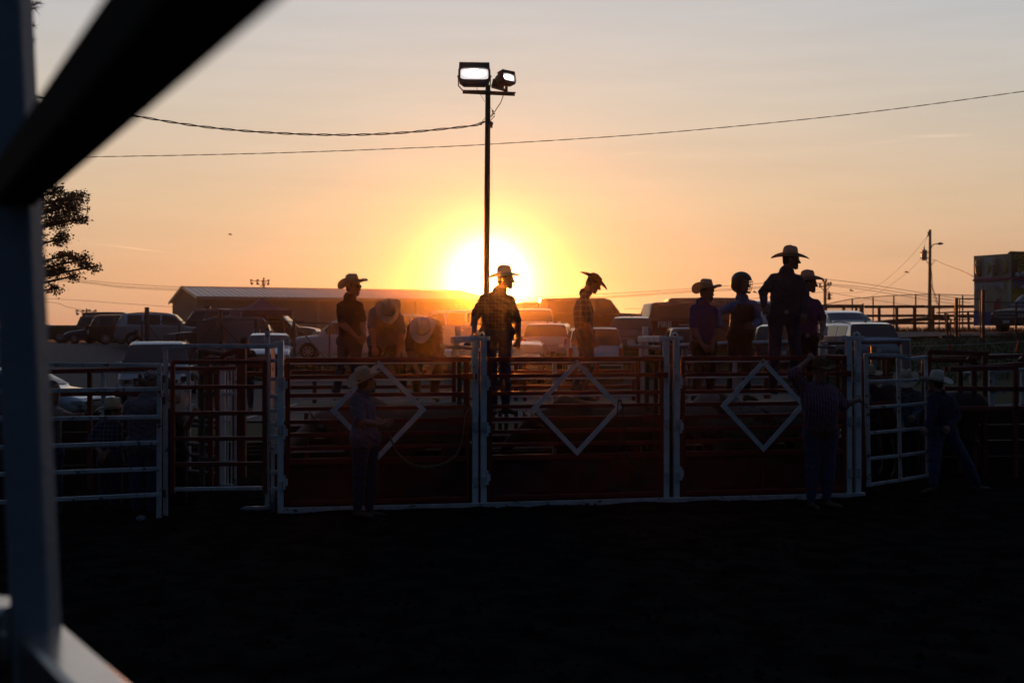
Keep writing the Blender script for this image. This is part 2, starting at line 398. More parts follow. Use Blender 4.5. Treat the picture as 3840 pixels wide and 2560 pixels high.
def chute_post(px, label, w=.075, base=0., top=2.08, hook=False):
    s = S_AT(px); t = thing('chute_post', C(s, 0, base), label, 'post', 'white posts between the chute gates')
    mb = MB(); mb.beam(C(s, 0, base), C(s, 0, top-.001), w, w, up=CV); mb.build('post', WHITE, t)
    for z, k in ((1.02, .05), (.34, .05), (1.6, .04)): mb = MB(); mb.box(C(s, -.055, z), k, .03, .11); mb.build('bracket', WHITE2, t)
    return s
sA = [chute_post(1052, 'wide white post at the left end of the chutes'),
      chute_post(1781, 'white post right of the first diamond gate, first of its pair', base=.0),
      chute_post(1813, 'white post left of the middle diamond gate, beside its twin'),
      chute_post(2497, 'white post right of the middle diamond gate, beside its twin'),
      chute_post(2536, 'white post left of the last diamond gate, second of its pair'),
      chute_post(3182, 'white post right of the last diamond gate near the striped shirt man'),
      chute_post(3216, 'outermost white post at the right end of the chutes')]
# sill
t = thing('chute_sill', C(3.7, 0, 0), 'long white steel sill along the ground under the chute gates', 'sill')
for i, (a, b) in enumerate(((sA[0], sA[1]), (sA[1], sA[4]), (sA[4], sA[6]+.05))):
    mb = MB(); mb.beam(C(a+.04, -.02, .035), C(b+.036, -.02, .035+.004*(i % 2)), .06, .075); mb.build('sill_beam', WHITE2, t)

def divider(s1, s2, pxr, label):
    """frame running back between two chutes: cap beams, rear post, tall stub and slide gate"""
    t = thing('chute_divider', C((s1+s2)/2, .5, 0), label, 'divider', 'dividers between the chutes')
    def bar(n, p, q, w, h, m, up=UPZ):
        mb = MB(); mb.beam(p, q, w, h, up=up); return mb.build(n, m, t)
    sr = S_AT(pxr+12, 1.0)
    bar('cap_beam', C(s1-.05, 0, 2.105), C(s2+.075, 0, 2.105), .085, .05, WHITE)
    bar('cap_beam', C(s1-.03, .046, 2.095), C(sr-.02, 1.02, 2.085), .085, .085, WHITE)
    bar('rear_post', C(sr, 1.0, .02), C(sr, 1.0, 2.04), .085, .085, WHITE, CV)
    sp = S_AT(pxr+22, 1.55)
    bar('stub_post', C(sp, 1.55, .02), C(sp, 1.55, 2.26), .07, .07, WHITE, CV)
    mb = MB(); mb.tube([C(sr-.18, 1.1, 2.0), C(s1+.1, .55, 1.97)], .027); mb.build('handle_bar', GALV, t)
    mb = MB(); mb.tube([C(s2-.05, .0, 2.14), C(s2-.05, 0, 2.165), C(s2-.01, 0, 2.18), C(s2+.0, -.05, 2.16), C(s2+.0, -.056, 1.98)], .014); mb.build('hook', WHITE, t)
    for k, (sa, ta, zb, zt, m) in enumerate(((s1-.10, .12, .1, 1.86, REDD), (s1-.15, .34, .1, 1.86, BLACKP), (s1-.19, .6, .1, 1.83, REDD), (s1+.09, .1, .06, 1.95, BLACKP))):
        bar('divider_bar', C(sa, ta, zb), C(sa, ta, zt), .05, .05, m, CV)
    for z in (1.85, 1.6, 1.35, 1.1, .85): bar('divider_rail', C(s1-.02, .1, z), C(sr+.02, .92, z), .04, .05, REDD)
    mb = MB(); mb.beam(C(s1-.03, .08, .35), C(sr+.0, .94, .35), .008, .85); mb.build('divider_sheet', PANEL, t)
divider(sA[1], sA[2], 1695, 'white capped divider frame between the first and middle chutes')
divider(sA[3], sA[4], 2398, 'white capped divider frame between the middle and last chutes')
divider(sA[5], sA[6], 3070, 'white capped divider frame at the right end of the chutes')

# rear fence of the chutes
def rear_fence(pxa, pxb, mids, label):
    a, b = S_AT(pxa, .92), S_AT(pxb, .92)
    t = thing('chute_rear_fence', C((a+b)/2, .92, 0), label, 'fence', 'white rear fences of the chutes')
    for z in [1.845]+RZ+[.62, .42, .22]:
        z = 2.2-(2.2-z)*1.066-.028
        mb = MB(); mb.beam(C(a, .92, z), C(b, .92, z), .05, .05); mb.build('rail', WHITE if z > .6 else REDD, t)
    for m_ in mids:
        s = S_AT(m_, .96); mb = MB(); mb.beam(C(s, .975, .02), C(s, .975, 1.83), .055, .055, up=CV); mb.build('post', WHITE, t)
rear_fence(1075, 1700, [], 'white rear rail fence of the left chute behind the bull')
rear_fence(1835, 2395, [2080], 'white rear rail fence of the middle chute')
rear_fence(2560, 3070, [2757], 'white rear rail fence of the right chute')
# catwalk the riders stand on
def catwalk(pxa, pxb, label, t0=1.0, z=1.22, t1=1.62):
    a, b = S_AT(pxa, 1.3), S_AT(pxb, 1.3)
    t = thing('catwalk', C((a+b)/2, 1.3, 0), label, 'catwalk', 'plank catwalks behind the chutes')
    for k in range(3):
        mb = MB(); tt = t0+.1+k*.21; mb.beam(C(a, tt, z-.02), C(b, tt, z-.02), .195, .04, ch=.05); mb.build('plank', PLANK, t)
    for s in lin(a+.1, b-.1, 3):
        mb = MB(); mb.beam(C(s, t0+.05, 0), C(s, t0+.05, z-.045), .05); mb.beam(C(s, t1-.05, 0), C(s, t1-.05, z-.045), .05); mb.beam(C(s, t0+.05, z-.07), C(s, t1-.05, z-.07), .05, .045)
        mb.build('support_leg', REDD, t)
catwalk(1120, 1690, 'plank catwalk under the three cowboys at the left chute')
catwalk(1860, 2390, 'plank catwalk behind the middle chute')
catwalk(2560, 3080, 'plank catwalk under the four riders at the right chute')

# ------------------------------------------------------------------ generic rail fences given by photo columns and rows at real distances
def fence(name, label, cat, rails, posts, m, w=.05, group=None, rail_name='rail', post_name='post', round_=False, h=None):
    base = P(*rails[0][:3]); t = thing(name, (base.x, base.y, gz(base.x, base.y)), label, cat, group)
    for r in rails:
        mb = MB(); mm = m; ww = w; hh = h or w
        if len(r) > 6 and r[6] is not None: mm = r[6]
        if len(r) > 7: ww = hh = r[7]
        if round_: mb.tube([P(*r[:3]), P(*r[3:6])], ww/2, 10)
        else: mb.beam(P(*r[:3]), P(*r[3:6]), ww, hh)
        mb.build(rail_name, mm, t, smooth=round_, sharp=40 if round_ else None)
    for q in posts:
        x, y0, y1, d = q[:4]; xb = q[6] if len(q) > 6 else x
        mm = q[4] if len(q) > 4 and q[4] else m; ww = q[5] if len(q) > 5 and q[5] else w
        top = P(x, y0, d); bot = P(xb, y1, d) if y1 else Vector((top.x, top.y, gz(top.x, top.y)-.05))
        mb = MB()
        if round_: mb.tube([bot, top], ww/2, 10)
        else: mb.beam(bot, top, ww, ww, up=Vector((0, 1, 0)))
        mb.build(post_name, mm, t, smooth=round_, sharp=40 if round_ else None)
    return t
# white pipe panel at the left
rl = []
for (yl, yr) in ((1366, 1370), (1465, 1458), (1570, 1563), (1672, 1658), (1772, 1757), (1874, 1853)):
    rl.append((-60, yl+(yl-yr)*.55, 12.5, 600, yr, 13.28))
fence('rail_gate', 'long white rail gate at the left with rust spots', 'gate', rl, [(598, 1362, 1945, 13.28, WHITE2, .05, 596), (-20, 1362, 1900, 12.5, WHITE2, .05)], WHITE2, .048)
# white goal-shaped frame and left end post
fence('overhead_frame', 'tall white square-topped frame over the dark red gate', 'frame',
      [(615, 1298, 13.5, 1000, 1298, 13.75)], [(621, 1298, 1945, 13.5, WHITE2, .05), (1003, 1240, 1935, 13.8, WHITE2, .055, 1003)], WHITE2, .055)
t = fence('post_ladder', 'white double post with short rungs left of the first chute gate', 'post',
      [(1006, 1300, 13.75, 1062, 1284, 13.72, WHITE, .06)]+[(1016, y, 13.78, 1042, y, 13.74) for y in (1352, 1421, 1485, 1540, 1590, 1638, 1685, 1770, 1832)],
      [(1024, 1296, 1930, 13.9, WHITE, .045), (1036, 1480, 1530, 13.7, WHITE2, .05), (1036, 1660, 1700, 13.7, WHITE2, .05)], WHITE2, .045, rail_name='rung')
# red gate left of the ladder
rl = [(648, 1358, 13.6, 998, 1356, 13.75), (655, 1382, 14.6, 885, 1380, 14.9)]
rl += [(655, y, 13.6, 990, y-2, 13.75) for y in (1452, 1550, 1645, 1740)]+[(655, 1834, 13.6, 985, 1829, 13.75, WHITE2, .045)]
fence('stock_gate', 'dark red stock gate between the white frame and the post ladder', 'gate', rl, [(648, 1356, 1850, 13.6), (992, 1356, 1850, 13.75), (815, 1400, 1830, 15.2, REDD)], REDD, .05)
mb = MB()
for y in (1420, 1500, 1850): mb.box(P(612, y, 13.42), .05, .03, .09)
tag(mb.build('gate_chain', DGALV), 'steel latch plates hanging between the rail gate and its white post', 'latch')
# pens further back on the left
fence('pen_fence', 'dark red pipe fence sloping behind the white rail gate', 'fence',
      [(150, 1394, 15.5, 640, 1380, 16.2), (150, 1478, 15.5, 640, 1474, 16.2)], [(337, 1386, 0, 15.8), (560, 1382, 0, 16.1)], REDD, .06)
fence('pen_railing', 'white rail panel standing behind the left pen', 'fence',
      [(190, 1392, 17.5, 712, 1394, 17.8), (380, 1460, 17.5, 712, 1462, 17.8)], [(388, 1392, 0, 17.6), (708, 1392, 0, 17.8)], WHITE2, .06)
fence('alley_gate', 'white barred alley gate standing open behind the dark red gate', 'gate',
      [(832, 1388, 15.6, 884, 1382, 15.2), (832, 1478, 15.6, 884, 1474, 15.2), (832, 1640, 15.6, 884, 1641, 15.2), (832, 1732, 15.6, 884, 1730, 15.2), (832, 1816, 15.6, 884, 1822, 15.2)],
      [(836, 1388, 1816, 15.6, WHITE, .07), (854, 1388, 1818, 15.5, WHITE, .018), (868, 1386, 1820, 15.4, WHITE, .018), (882, 1380, 1822, 15.2, WHITE2, .03)], WHITE2, .04)
fence('alley_partition', 'dark timber and steel alley panel left of the white barred gate', 'fence',
      [(755, 1400, 16, 828, 1385, 15.8, REDD), (755, 1480, 16, 828, 1476, 15.8), (755, 1560, 16, 828, 1558, 15.8), (755, 1640, 16, 828, 1640, 15.8), (755, 1720, 16, 828, 1722, 15.8)],
      [(758, 1396, 0, 16), (790, 1398, 0, 15.9, REDD), (826, 1384, 0, 15.8, REDD)], TIMBER, .07)
fence('loading_ramp', 'dark red sloping ramp side between the stock gate and the white sedan', 'ramp',
      [(828, 1338, 17, 892, 1310, 17), (770, 1346, 18, 1000, 1352, 17.6), (900, 1372, 17.5, 1000, 1372, 17.5), (900, 1400, 17.5, 1000, 1402, 17.5)],
      [(836, 1330, 0, 17), (905, 1305, 0, 17, REDD, .14), (880, 1372, 0, 17.4)], REDD, .07)
fence('log_rail', 'grey round log rail on a squat post behind the left pens', 'rail', [(771, 1316, 19, 850, 1328, 18.4), (680, 1420, 18, 728, 1418, 18), (726, 1402, 18, 760, 1426, 17)], [(765, 1310, 0, 19, TIMBER, .2)], PLANK, .085, round_=True)
fence('crowd_pen_rails', 'low dull rails of the crowding pen deep behind the stock gate', 'fence',
      [(690, y, 17.5, 830, y+14, 17.0) for y in (1570, 1590, 1662, 1702, 1765)], [(708, 1400, 0, 17.7, WHITE2, .05), (700, 1560, 0, 17.5)], DGALV, .06, round_=True)
# added back boards; the black shade behind the pens is put into their colour
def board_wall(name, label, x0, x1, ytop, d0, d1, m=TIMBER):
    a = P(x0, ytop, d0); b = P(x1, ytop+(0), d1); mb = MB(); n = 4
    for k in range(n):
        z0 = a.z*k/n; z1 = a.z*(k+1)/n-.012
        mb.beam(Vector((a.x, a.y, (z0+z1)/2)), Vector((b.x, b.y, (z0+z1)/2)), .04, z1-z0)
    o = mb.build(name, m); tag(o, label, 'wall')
DARKB = mat('shade_dark_board', (.018, .014, .012), .9, bump=.2)
board_wall('board_wall', 'added dark boarding standing for the shade behind the left pens', -200, 640, 1560, 16.5, 16.9, DARKB)
board_wall('board_wall', 'added dark boarding standing for the shade low behind the alley gate', 640, 1060, 1660, 19.5, 19.8, DARKB)
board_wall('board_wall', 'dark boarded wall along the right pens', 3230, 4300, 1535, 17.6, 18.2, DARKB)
def chute_board(pxa, pxb, z1, label):  # dark boards added so the view below the catwalks goes black like shade
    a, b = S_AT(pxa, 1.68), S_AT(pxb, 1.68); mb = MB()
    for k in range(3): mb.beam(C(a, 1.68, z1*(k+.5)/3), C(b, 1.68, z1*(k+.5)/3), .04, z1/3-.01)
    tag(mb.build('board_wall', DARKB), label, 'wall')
chute_board(1060, 1700, .98, 'added dark boards standing for the shade under the left chute catwalk')
chute_board(1790, 2400, .80, 'added dark boards standing for the shade under the middle chute catwalk')
chute_board(2540, 3090, .90, 'added dark boards standing for the shade under the right chute catwalk')
# red return-alley frames seen through the chutes
for (x0, x1, xs, lab) in ((1090, 1700, (1180, 1560, 1640), 'dark red return alley fence behind the left chute'),
                          (1800, 2420, (1850, 1935, 1968, 2240, 2375), 'red return alley fence behind the middle chute'),
                          (2540, 3060, (2600, 2870, 2882), 'dark red return alley fence behind the right chute')):
    fence('return_alley_fence', lab, 'fence', [(x0, y, 17.6, x1, y-4, 18.6) for y in (1362, 1395, 1452)], [(x, 1360, 0, 17.9) for x in xs], RED if 'middle' in lab else REDD, .06, group='return alley fences behind the chutes')
# grey pipe barrier behind the right chute
fence('pipe_barrier', 'grey steel pipe barrier running behind the right hand chute', 'barrier',
      [(2540, 1298, 19, 2700, 1292, 19.5), (2660, 1290, 19.5, 3412, 1278, 20.5)], [(3396, 1276, 0, 20.4, GALV, .17), (3277, 1296, 0, 20.2, GALV, .11), (2568, 1290, 0, 19.1, GALV, .1)], GALV, .095, round_=True)
# white swing gate at the right, bent at the top
t = thing('swing_gate', P(3360, 1900, 15.3), 'bent white swing gate with two columns of openings at the right', 'gate')
DG = lambda x: 15.05+(x-3240)/245*.75
def gseg(n, pts, w, m=WHITE2):
    mb = MB()
    for (a, b) in zip(pts, pts[1:]): mb.beam(P(a[0], a[1], DG(a[0])), P(b[0], b[1], DG(b[0])), w, w, up=Vector((0, 1, .01)) if abs(a[0]-b[0]) < 60 and abs(a[1]-b[1]) > 100 else UPZ)
    mb.build(n, m, t)
gseg('stile', [(3247, 1326), (3258, 1822)], .055, WHITE2); gseg('stile', [(3471, 1334), (3480, 1786)], .045); gseg('mid_bar', [(3367, 1340), (3377, 1802)], .045)
gseg('top_rail', [(3250, 1330), (3374, 1334), (3412, 1345), (3472, 1338)], .045)
for (a, b, c) in ((1430, 1426, 1424), (1528, 1520, 1512), (1624, 1613, 1604), (1720, 1708, 1694), (1818, 1800, 1782)):
    gseg('rail', [(3252, a), (3370, b), (3476, c)], .04)
# red and white pens at the right
fence('pen_fence', 'dark red rail pen with braces at the far right', 'fence',
      [(3480, 1318, 17, 3702, 1326, 17.4), (3490, 1345, 18, 3850, 1334, 19), (3480, 1350, 17.2, 3640, 1352, 17.3), (3540, 1384, 17, 3850, 1366, 17), (3560, 1384, 16.8, 3800, 1378, 16.9), (3540, 1456, 16.9, 3860, 1458, 16.9), (3540, 1532, 16.9, 3900, 1530, 16.9),
       (3630, 1340, 17.2, 3672, 1376, 17.2), (3826, 1340, 17.2, 3850, 1366, 17.2)],
      [(3484, 1316, 0, 17), (3692, 1328, 0, 17.4), (3600, 1350, 0, 17.3), (3808, 1378, 0, 16.9), (3652, 1340, 0, 17.2)], REDD, .07)
fence('pen_railing', 'white rail panels standing beyond the dark red right pen', 'fence',
      [(3600, 1404, 19, 3645, 1398, 19), (3600, 1472, 19, 3645, 1468, 19), (3602, 1524, 19, 3645, 1524, 19), (3710, 1396, 19, 3840, 1386, 19), (3712, 1468, 19, 3840, 1464, 19), (3712, 1524, 19, 3850, 1520, 19), (3650, 1334, 20, 3850, 1332, 20)],
      [(3604, 1400, 1600, 19), (3643, 1396, 1606, 19), (3715, 1392, 1526, 19), (3724, 1392, 1526, 19), (3834, 1386, 1526, 19)], WHITE2, .055)
fence('stock_fence', 'dull red stock panel behind the bent white swing gate', 'fence',
      [(3240, 1342, 16.6, 3480, 1336, 16.9), (3240, 1420, 16.6, 3480, 1418, 16.9), (3240, 1512, 16.6, 3480, 1508, 16.9), (3270, 1404, 17.4, 3480, 1400, 17.6, DGALV)],
      [(3237, 1336, 0, 16.5), (3312, 1345, 1440, 17.2), (3330, 1345, 1440, 17.2), (3463, 1340, 0, 16.9)], REDD, .055)

# ------------------------------------------------------------------ near fence at the photographer's elbow
t = thing('near_fence_corner', P(150, 2400, 2.2)-Vector((0, 0, 1.0)), 'out of focus pale steel tube post and rails close to the camera', 'fence')
mb = MB(); a = P(22, -150, 2.2); b = P(140, 2400, 2.2); b2 = a+(b-a)*1.9; b2 = b+(b-a).normalized()*1.7
mb.beam(b2, a, .073, .070, up=Vector((0, 1, 0)), ch=.08); mb.build('post', TUBE, t)
DARKT = mat('shaded_black_tube', (.014, .013, .013), .95, spec=.05, noise=.4, wear=(RUST, .6, 10))  # shade on the upper rail's underside is put into the base colour
ra = P(60, 690, 2.17); rb = Vector((-.262, .93, ra.z+.0))
mb = MB(); mb.beam(ra+(ra-rb).normalized()*.10, rb+(rb-ra)*.35, .078, .08, ch=.1); mb.build('upper_rail', DARKT, t)
la = Vector((-.89, 2.17, 1.578)); dr = Vector((.57, -.82, 0)).normalized()
mb = MB(); mb.beam(la-dr*.03, la+dr*1.7, .090, .1, ch=.1); mb.build('lower_rail', TUBER, t)
mb = MB(); q = Vector((-.9, .25, 0)).normalized(); mb.beam(la+q*.06+Vector((0, 0, .05)), la+q*1.2+Vector((0, 0, .05)), .098, .1, ch=.1); mb.build('lower_rail', TUBER, t)

# ------------------------------------------------------------------ floodlight pole
LD = 20.5
t = thing('light_pole', (P(1826, 1240, LD).x, LD, 0), 'tall steel pole with two lit floodlights on a crossarm', 'light pole')
top = P(1830, 320, LD); bot = P(1824, 1700, LD); bot.z = 0
PAINTB = mat('brown_weathered_pole', (.09, .055, .035), .7, noise=.6, nscale=4, bump=.2)
mb = MB(); mb.tube([bot, P(1825, 1000, LD), top], [.065, .055, .047], 14); mb.build('pole', PAINTB, t, smooth=True, sharp=50)
mb = MB(); mb.beam(P(1735, 345, LD-.07), P(1931, 354, LD-.07), .05, .06, up=UPZ); mb.beam(P(1735, 340, LD-.04), P(1934, 348, LD-.04), .06, .012); mb.build('crossarm', PAINTB, t)
mb = MB(); mb.tube([P(1834, 468, LD-.03), P(1836, 458, LD-.05)], .07, 10); mb.box(P(1833, 468, LD-.03), .13, .16, .09); mb.build('clamp', DGALV, t)
LAMPB = mat('lamp_housing', (.035, .03, .032), .5)
def floodlight(px, py, w, h, d, yaw, pitch, label):
    c = P(px, py, d); s = d/F
    Mx = Matrix.Rotation(R(yaw), 3, 'Z') @ Matrix.Rotation(R(pitch), 3, 'X')
    hw, hh, dp = w*s/2, h*s/2, .34
    # front faces local -Y
    mb = MB()
    def ring(y, k, hx, hz, n=32):
        vs = []
        for i in range(n):
            a = 2*math.pi*i/n; ca, sa = math.cos(a), math.sin(a); e = .32
            vs.append((math.copysign(abs(ca)**e, ca)*hx, y, math.copysign(abs(sa)**e, sa)*hz+k))
        return vs
    rings = [ring(.0, 0, hw, hh*.78), ring(.02, 0, hw*1.03, hh*.82), ring(.10, .0, hw*.98, hh), ring(.22, .02, hw*.75, hh*.85), ring(dp, .05, hw*.35, hh*.45)]
    inner = [ring(.0, 0, hw*.90, hh*.66), ring(.03, 0, hw*.88, hh*.62)]
    def place(vs): return [c+Mx @ Vector(v) for v in vs]
    allr = [inner[1], inner[0]]+rings; n = 32; vs = sum([place(r) for r in allr], [])
    fs = [(k*n+i, k*n+(i+1) % n, (k+1)*n+(i+1) % n, (k+1)*n+i) for k in range(len(allr)-1) for i in range(n)]+[tuple(range((len(allr)-1)*n, len(allr)*n))]
    mb.add(vs, fs)
    hz = hh*.72
    vs = place([(-hw*.98, -.0, hz), (hw*.98, -.0, hz), (hw*.96, .0, hh*1.28), (-hw*.96, .0, hh*1.28), (-hw*.98, .14, hz), (hw*.98, .14, hz), (hw*.9, .16, hh*1.25), (-hw*.9, .16, hh*1.25)])
    mb.add(vs, [(0, 1, 2, 3), (4, 7, 6, 5), (0, 4, 5, 1), (3, 2, 6, 7), (0, 3, 7, 4), (1, 5, 6, 2)])
    vs = place([(-hw*.95, -.0, -hh*.74), (hw*.95, -.0, -hh*.74), (hw*.68, .0, -hh*1.22), (-hw*.68, .0, -hh*1.22), (-hw*.95, .16, -hh*.74), (hw*.95, .16, -hh*.74), (hw*.66, .13, -hh*1.2), (-hw*.66, .13, -hh*1.2)])
    mb.add(vs, [(0, 3, 2, 1), (4, 5, 6, 7), (0, 1, 5, 4), (3, 7, 6, 2), (0, 4, 7, 3), (1, 2, 6, 5)])
    fl = mb.build('floodlight', LAMPB, t, smooth=True, sharp=35)
    # glowing lens: brighter arc across the reflector
    mb = MB(); vs = place([(x*hw*.89, .028, z*hh*.63) for (x, z) in [(math.copysign(abs(math.cos(a))**.32, math.cos(a)), math.copysign(abs(math.sin(a))**.32, math.sin(a))) for a in [2*math.pi*i/32 for i in range(32)]]])
    mb.add(vs, [tuple(range(32))]); g = mb.build('lens', LENS, fl)
    mb = MB(); vs = place([(x*hw*.74, .022, z*hh*.46+hh*.08) for (x, z) in [(math.cos(a), math.sin(a)*(1 if math.sin(a) > 0 else .9)) for a in [2*math.pi*i/24 for i in range(24)]]])
    mb.add(vs, [tuple(range(24))]); mb.build('lamp_bulb', BULB, fl)
    return fl, c, Mx, hw, hh
LENS = mat('lit_reflector', (.6, .6, .6), .3, emit=((1, .90, .86), .80)); BULB = mat('lit_lamp', (1, 1, 1), .3, emit=((1, .97, .93), 9))
fl, c, Mx, hw, hh = floodlight(1779, 276, 118, 72, LD-.42, 3, -14, '')
mb = MB()
for k in (-1, 1): mb.tube([P(1779+k*60, 288, LD-.3), P(1779+k*60, 322, LD-.3), P(1779+k*44, 340, LD-.1)], .011, 6); mb.tube([P(1779+k*55, 288, LD-.3), P(1779+k*64, 288, LD-.3)], .022, 8)
mb.tube([P(1735, 340, LD-.1), P(1823, 341, LD-.1)], .011, 6)
mb.build('bracket', DGALV, fl)
fl, c, Mx, hw, hh = floodlight(1911, 290, 64, 42, LD-.3, 42, -10, '')
mb = MB(); a = P(1868, 319, LD-.05); mb.box(a, .22, .2, .13, Matrix.Rotation(R(15), 3, 'Y')); mb.beam(P(1899, 310, LD-.05), P(1899, 346, LD-.05), .05, .04, up=Vector((0, 1, 0))); mb.tube([P(1905, 352, LD), P(1872, 320, LD-.1), P(1898, 305, LD-.1)], .028, 8)
mb.build('bracket', LAMPB, fl)
t_pole = t
mb = MB()
mb.tube([P(1888, 357, LD), P(1878, 385, LD-.02), P(1860, 412, LD), P(1848, 430, LD), P(1840, 440, LD)], .008, 6)
mb.tube([P(1784, 324, LD-.2), P(1790, 336, LD-.1), P(1802, 356, LD), P(1818, 382, LD)], .004, 5)
mb.tube([P(1838, 402, LD), P(1846, 412, LD), P(1850, 422, LD), P(1838, 436, LD)], .004, 5); mb.box(P(1848, 418, LD), .03, .03, .04); mb.box(P(1852, 428, LD), .05, .02, .015); mb.box(P(1853, 437, LD), .02, .02, .02)
mb.tube([P(1853, 437, LD), P(1838, 454, LD)], .007, 5); mb.tube([P(1819, 443, LD), P(1806, 460, LD), P(1800, 466, LD)], .005, 5); mb.box(P(1803, 468, LD), .045, .02, .015)
mb.build('service_wires', WIRE, t_pole, smooth=True)

def wire(name, label, pts, d, r, twist=0, cat='cable', n=None, m=WIRE, group=None):
    """smooth sagging wire through photo points at distance d (or (x,y,d))"""
    q = [P(*p) if len(p) == 3 else P(p[0], p[1], d) for p in pts]; out = []
    K = 10
    for i in range(len(q)-1):
        p0 = q[max(i-1, 0)]; p1 = q[i]; p2 = q[i+1]; p3 = q[min(i+2, len(q)-1)]
        for k in range(K):
            u = k/K; out.append(.5*((2*p1)+(p2-p0)*u+(2*p0-5*p1+4*p2-p3)*u*u+(3*p1-p0-3*p2+p3)*u**3))
    out.append(q[-1]); mb = MB()
    if twist:
        fine = []
        for a, b in zip(out, out[1:]):
            for k in range(6): fine.append(a.lerp(b, k/6))
        L_ = 0; A = []; B = []
        for i, p in enumerate(fine):
            if i: L_ += (p-fine[i-1]).length
            o = Vector((0, math.cos(L_*twist), math.sin(L_*twist)))*r*1.0; A.append(p+o); B.append(p-o)
        mb.tube(A, r*.75, 5); mb.tube(B, r*.75, 5)
    else: mb.tube(out, r, 5)
    o = mb.build(name, m, smooth=True); tag(o, label, cat, group); return o
wire('power_cable', 'thick twisted cable sagging from the left to the floodlight pole', [(-400, 250), (0, 330), (140, 364), (520, 437), (760, 475), (1000, 497), (1250, 506), (1480, 500), (1700, 480), (1780, 470), (1797, 465), (1820, 456)], LD, .013, 9)
wire('power_cable', 'thin long wire crossing the whole sky behind the floodlight pole', [(-300, 592), (360, 588), (1000, 575), (1500, 557), (1840, 541), (2500, 497), (3200, 428), (3840, 343), (4400, 262)], 30, .008, 6)

# ------------------------------------------------------------------ far left and right lines
for i, (a, b, c) in enumerate(((1045, 1064, 1077), (1050, 1073, 1084), (1054, 1078, 1090))):
    wire('far_wire', ('upper', 'middle', 'lower')[i]+' far power wire of three sloping down to the barn roof left of it', [(-300, a-30), (240, a), (460, b), (690, c)], 125, .022, group='far wires left of the barn')
wire('far_wire', 'single far wire running past the stadium lamps to the barn wall', [(-200, 1112), (190, 1120), (450, 1137), (650, 1151)], 125, .018)
wire('far_wire', 'sagging far wire ending at the left cluster of stadium lamps', [(-200, 1100), (180, 1132), (250, 1150), (325, 1166)], 150, .025)
wire('far_wire', 'far wire running right from the left cluster of stadium lamps', [(360, 1175), (450, 1184), (700, 1195)], 150, .022)
for i, (a, b, c) in enumerate(((1046, 1050, 1063), (1064, 1067, 1098), (1068, 1074, 1101))):
    wire('far_wire', ('top', 'middle', 'bottom')[i]+' far wire arriving from the left at the crossarm pole', [(1940, 1118-i*-5), (2300, 1100+[0, 10, 15][i]), (2560, 1084+[0, 8, 13][i]), (2800, 1066+[0, 13, 18][i]), (3000, 1052+[0, 12, 15][i]), (3070+i*12, [1047, 1061, 1061][i])], 148, .03, group='far wires left of the crossarm pole')
    wire('far_wire', ('top', 'middle', 'bottom')[i]+' far wire leaving the crossarm pole to the right', [(3092, a), (3250, [1065, 1078, 1087][i]), (3480, [1101, 1113, 1125][i]), (3640, [1125, 1136, 1148][i])], 148, .03, group='far wires right of the crossarm pole')
wire('far_wire', 'low far wire crossing from the crossarm pole under the others', [(2340, 1158), (2500, 1150), (3050, 1098), (3110, 1098), (3240, 1118), (3400, 1143), (3560, 1160)], 148, .025)

def lamp_cluster(px, ytop, ybase, d, lamps, label):
    t = thing('stadium_lamp', (P(px, 1200, d).x, d, gz(P(px, 1200, d).x, d)), label, 'stadium lamp', 'far clusters of stadium lamps')
    mb = MB(); mb.tube([Vector((P(px, 0, d).x, d, gz(P(px, 0, d).x, d)-.2)), P(px, ytop, d)], 3.2*d/F, 8); mb.build('pole', PAINTB, t)
    a, b = lamps[0], lamps[-1]; mb = MB(); mb.beam(P(a[0]-3, a[1]-9, d-.1), P(b[0]+3, b[1]-9, d-.1), .08)
    mb.beam(P(a[0]+14, a[1]-8, d-.1), P(px, ytop+42, d-.1), .07); mb.beam(P(b[0]-8, b[1]-8, d-.1), P(px, ytop+42, d-.1), .07); mb.build('crossarm', PAINTB, t)
    for (x, y, s) in lamps:
        c = P(x, y, d-.3); q = d/F
        mb = MB(); Mx = Matrix.Rotation(R(55*s), 3, 'Y') @ Matrix.Rotation(R(28), 3, 'X')
        mb.lathe([(3.0*q, -4*q), (5.8*q, -4*q), (4.6*q, 0), (2.2*q, 5*q), (1.6*q, 9*q)], c, seg=14, M=Mx); f = mb.build('lamp_head', GALV, t, smooth=True, sharp=40)
        mb = MB(); mb.box(P(x+s*2, y-12, d-.15), 9*q, .25, 5*q); mb.build('ballast_box', PAINTB, t)
lamp_cluster(989, 1041, 1300, 165, [(944, 1062, -.6), (966, 1062, .0), (986, 1066, -.3), (1006, 1063, .2)], 'cluster of stadium lamps rising behind the barn roof')
lamp_cluster(325, 1157, 1300, 150, [(290, 1176, -.6), (312, 1176, 0), (335, 1175, .2), (357, 1176, .4)], 'cluster of stadium lamps above the dark pickups at the far left')

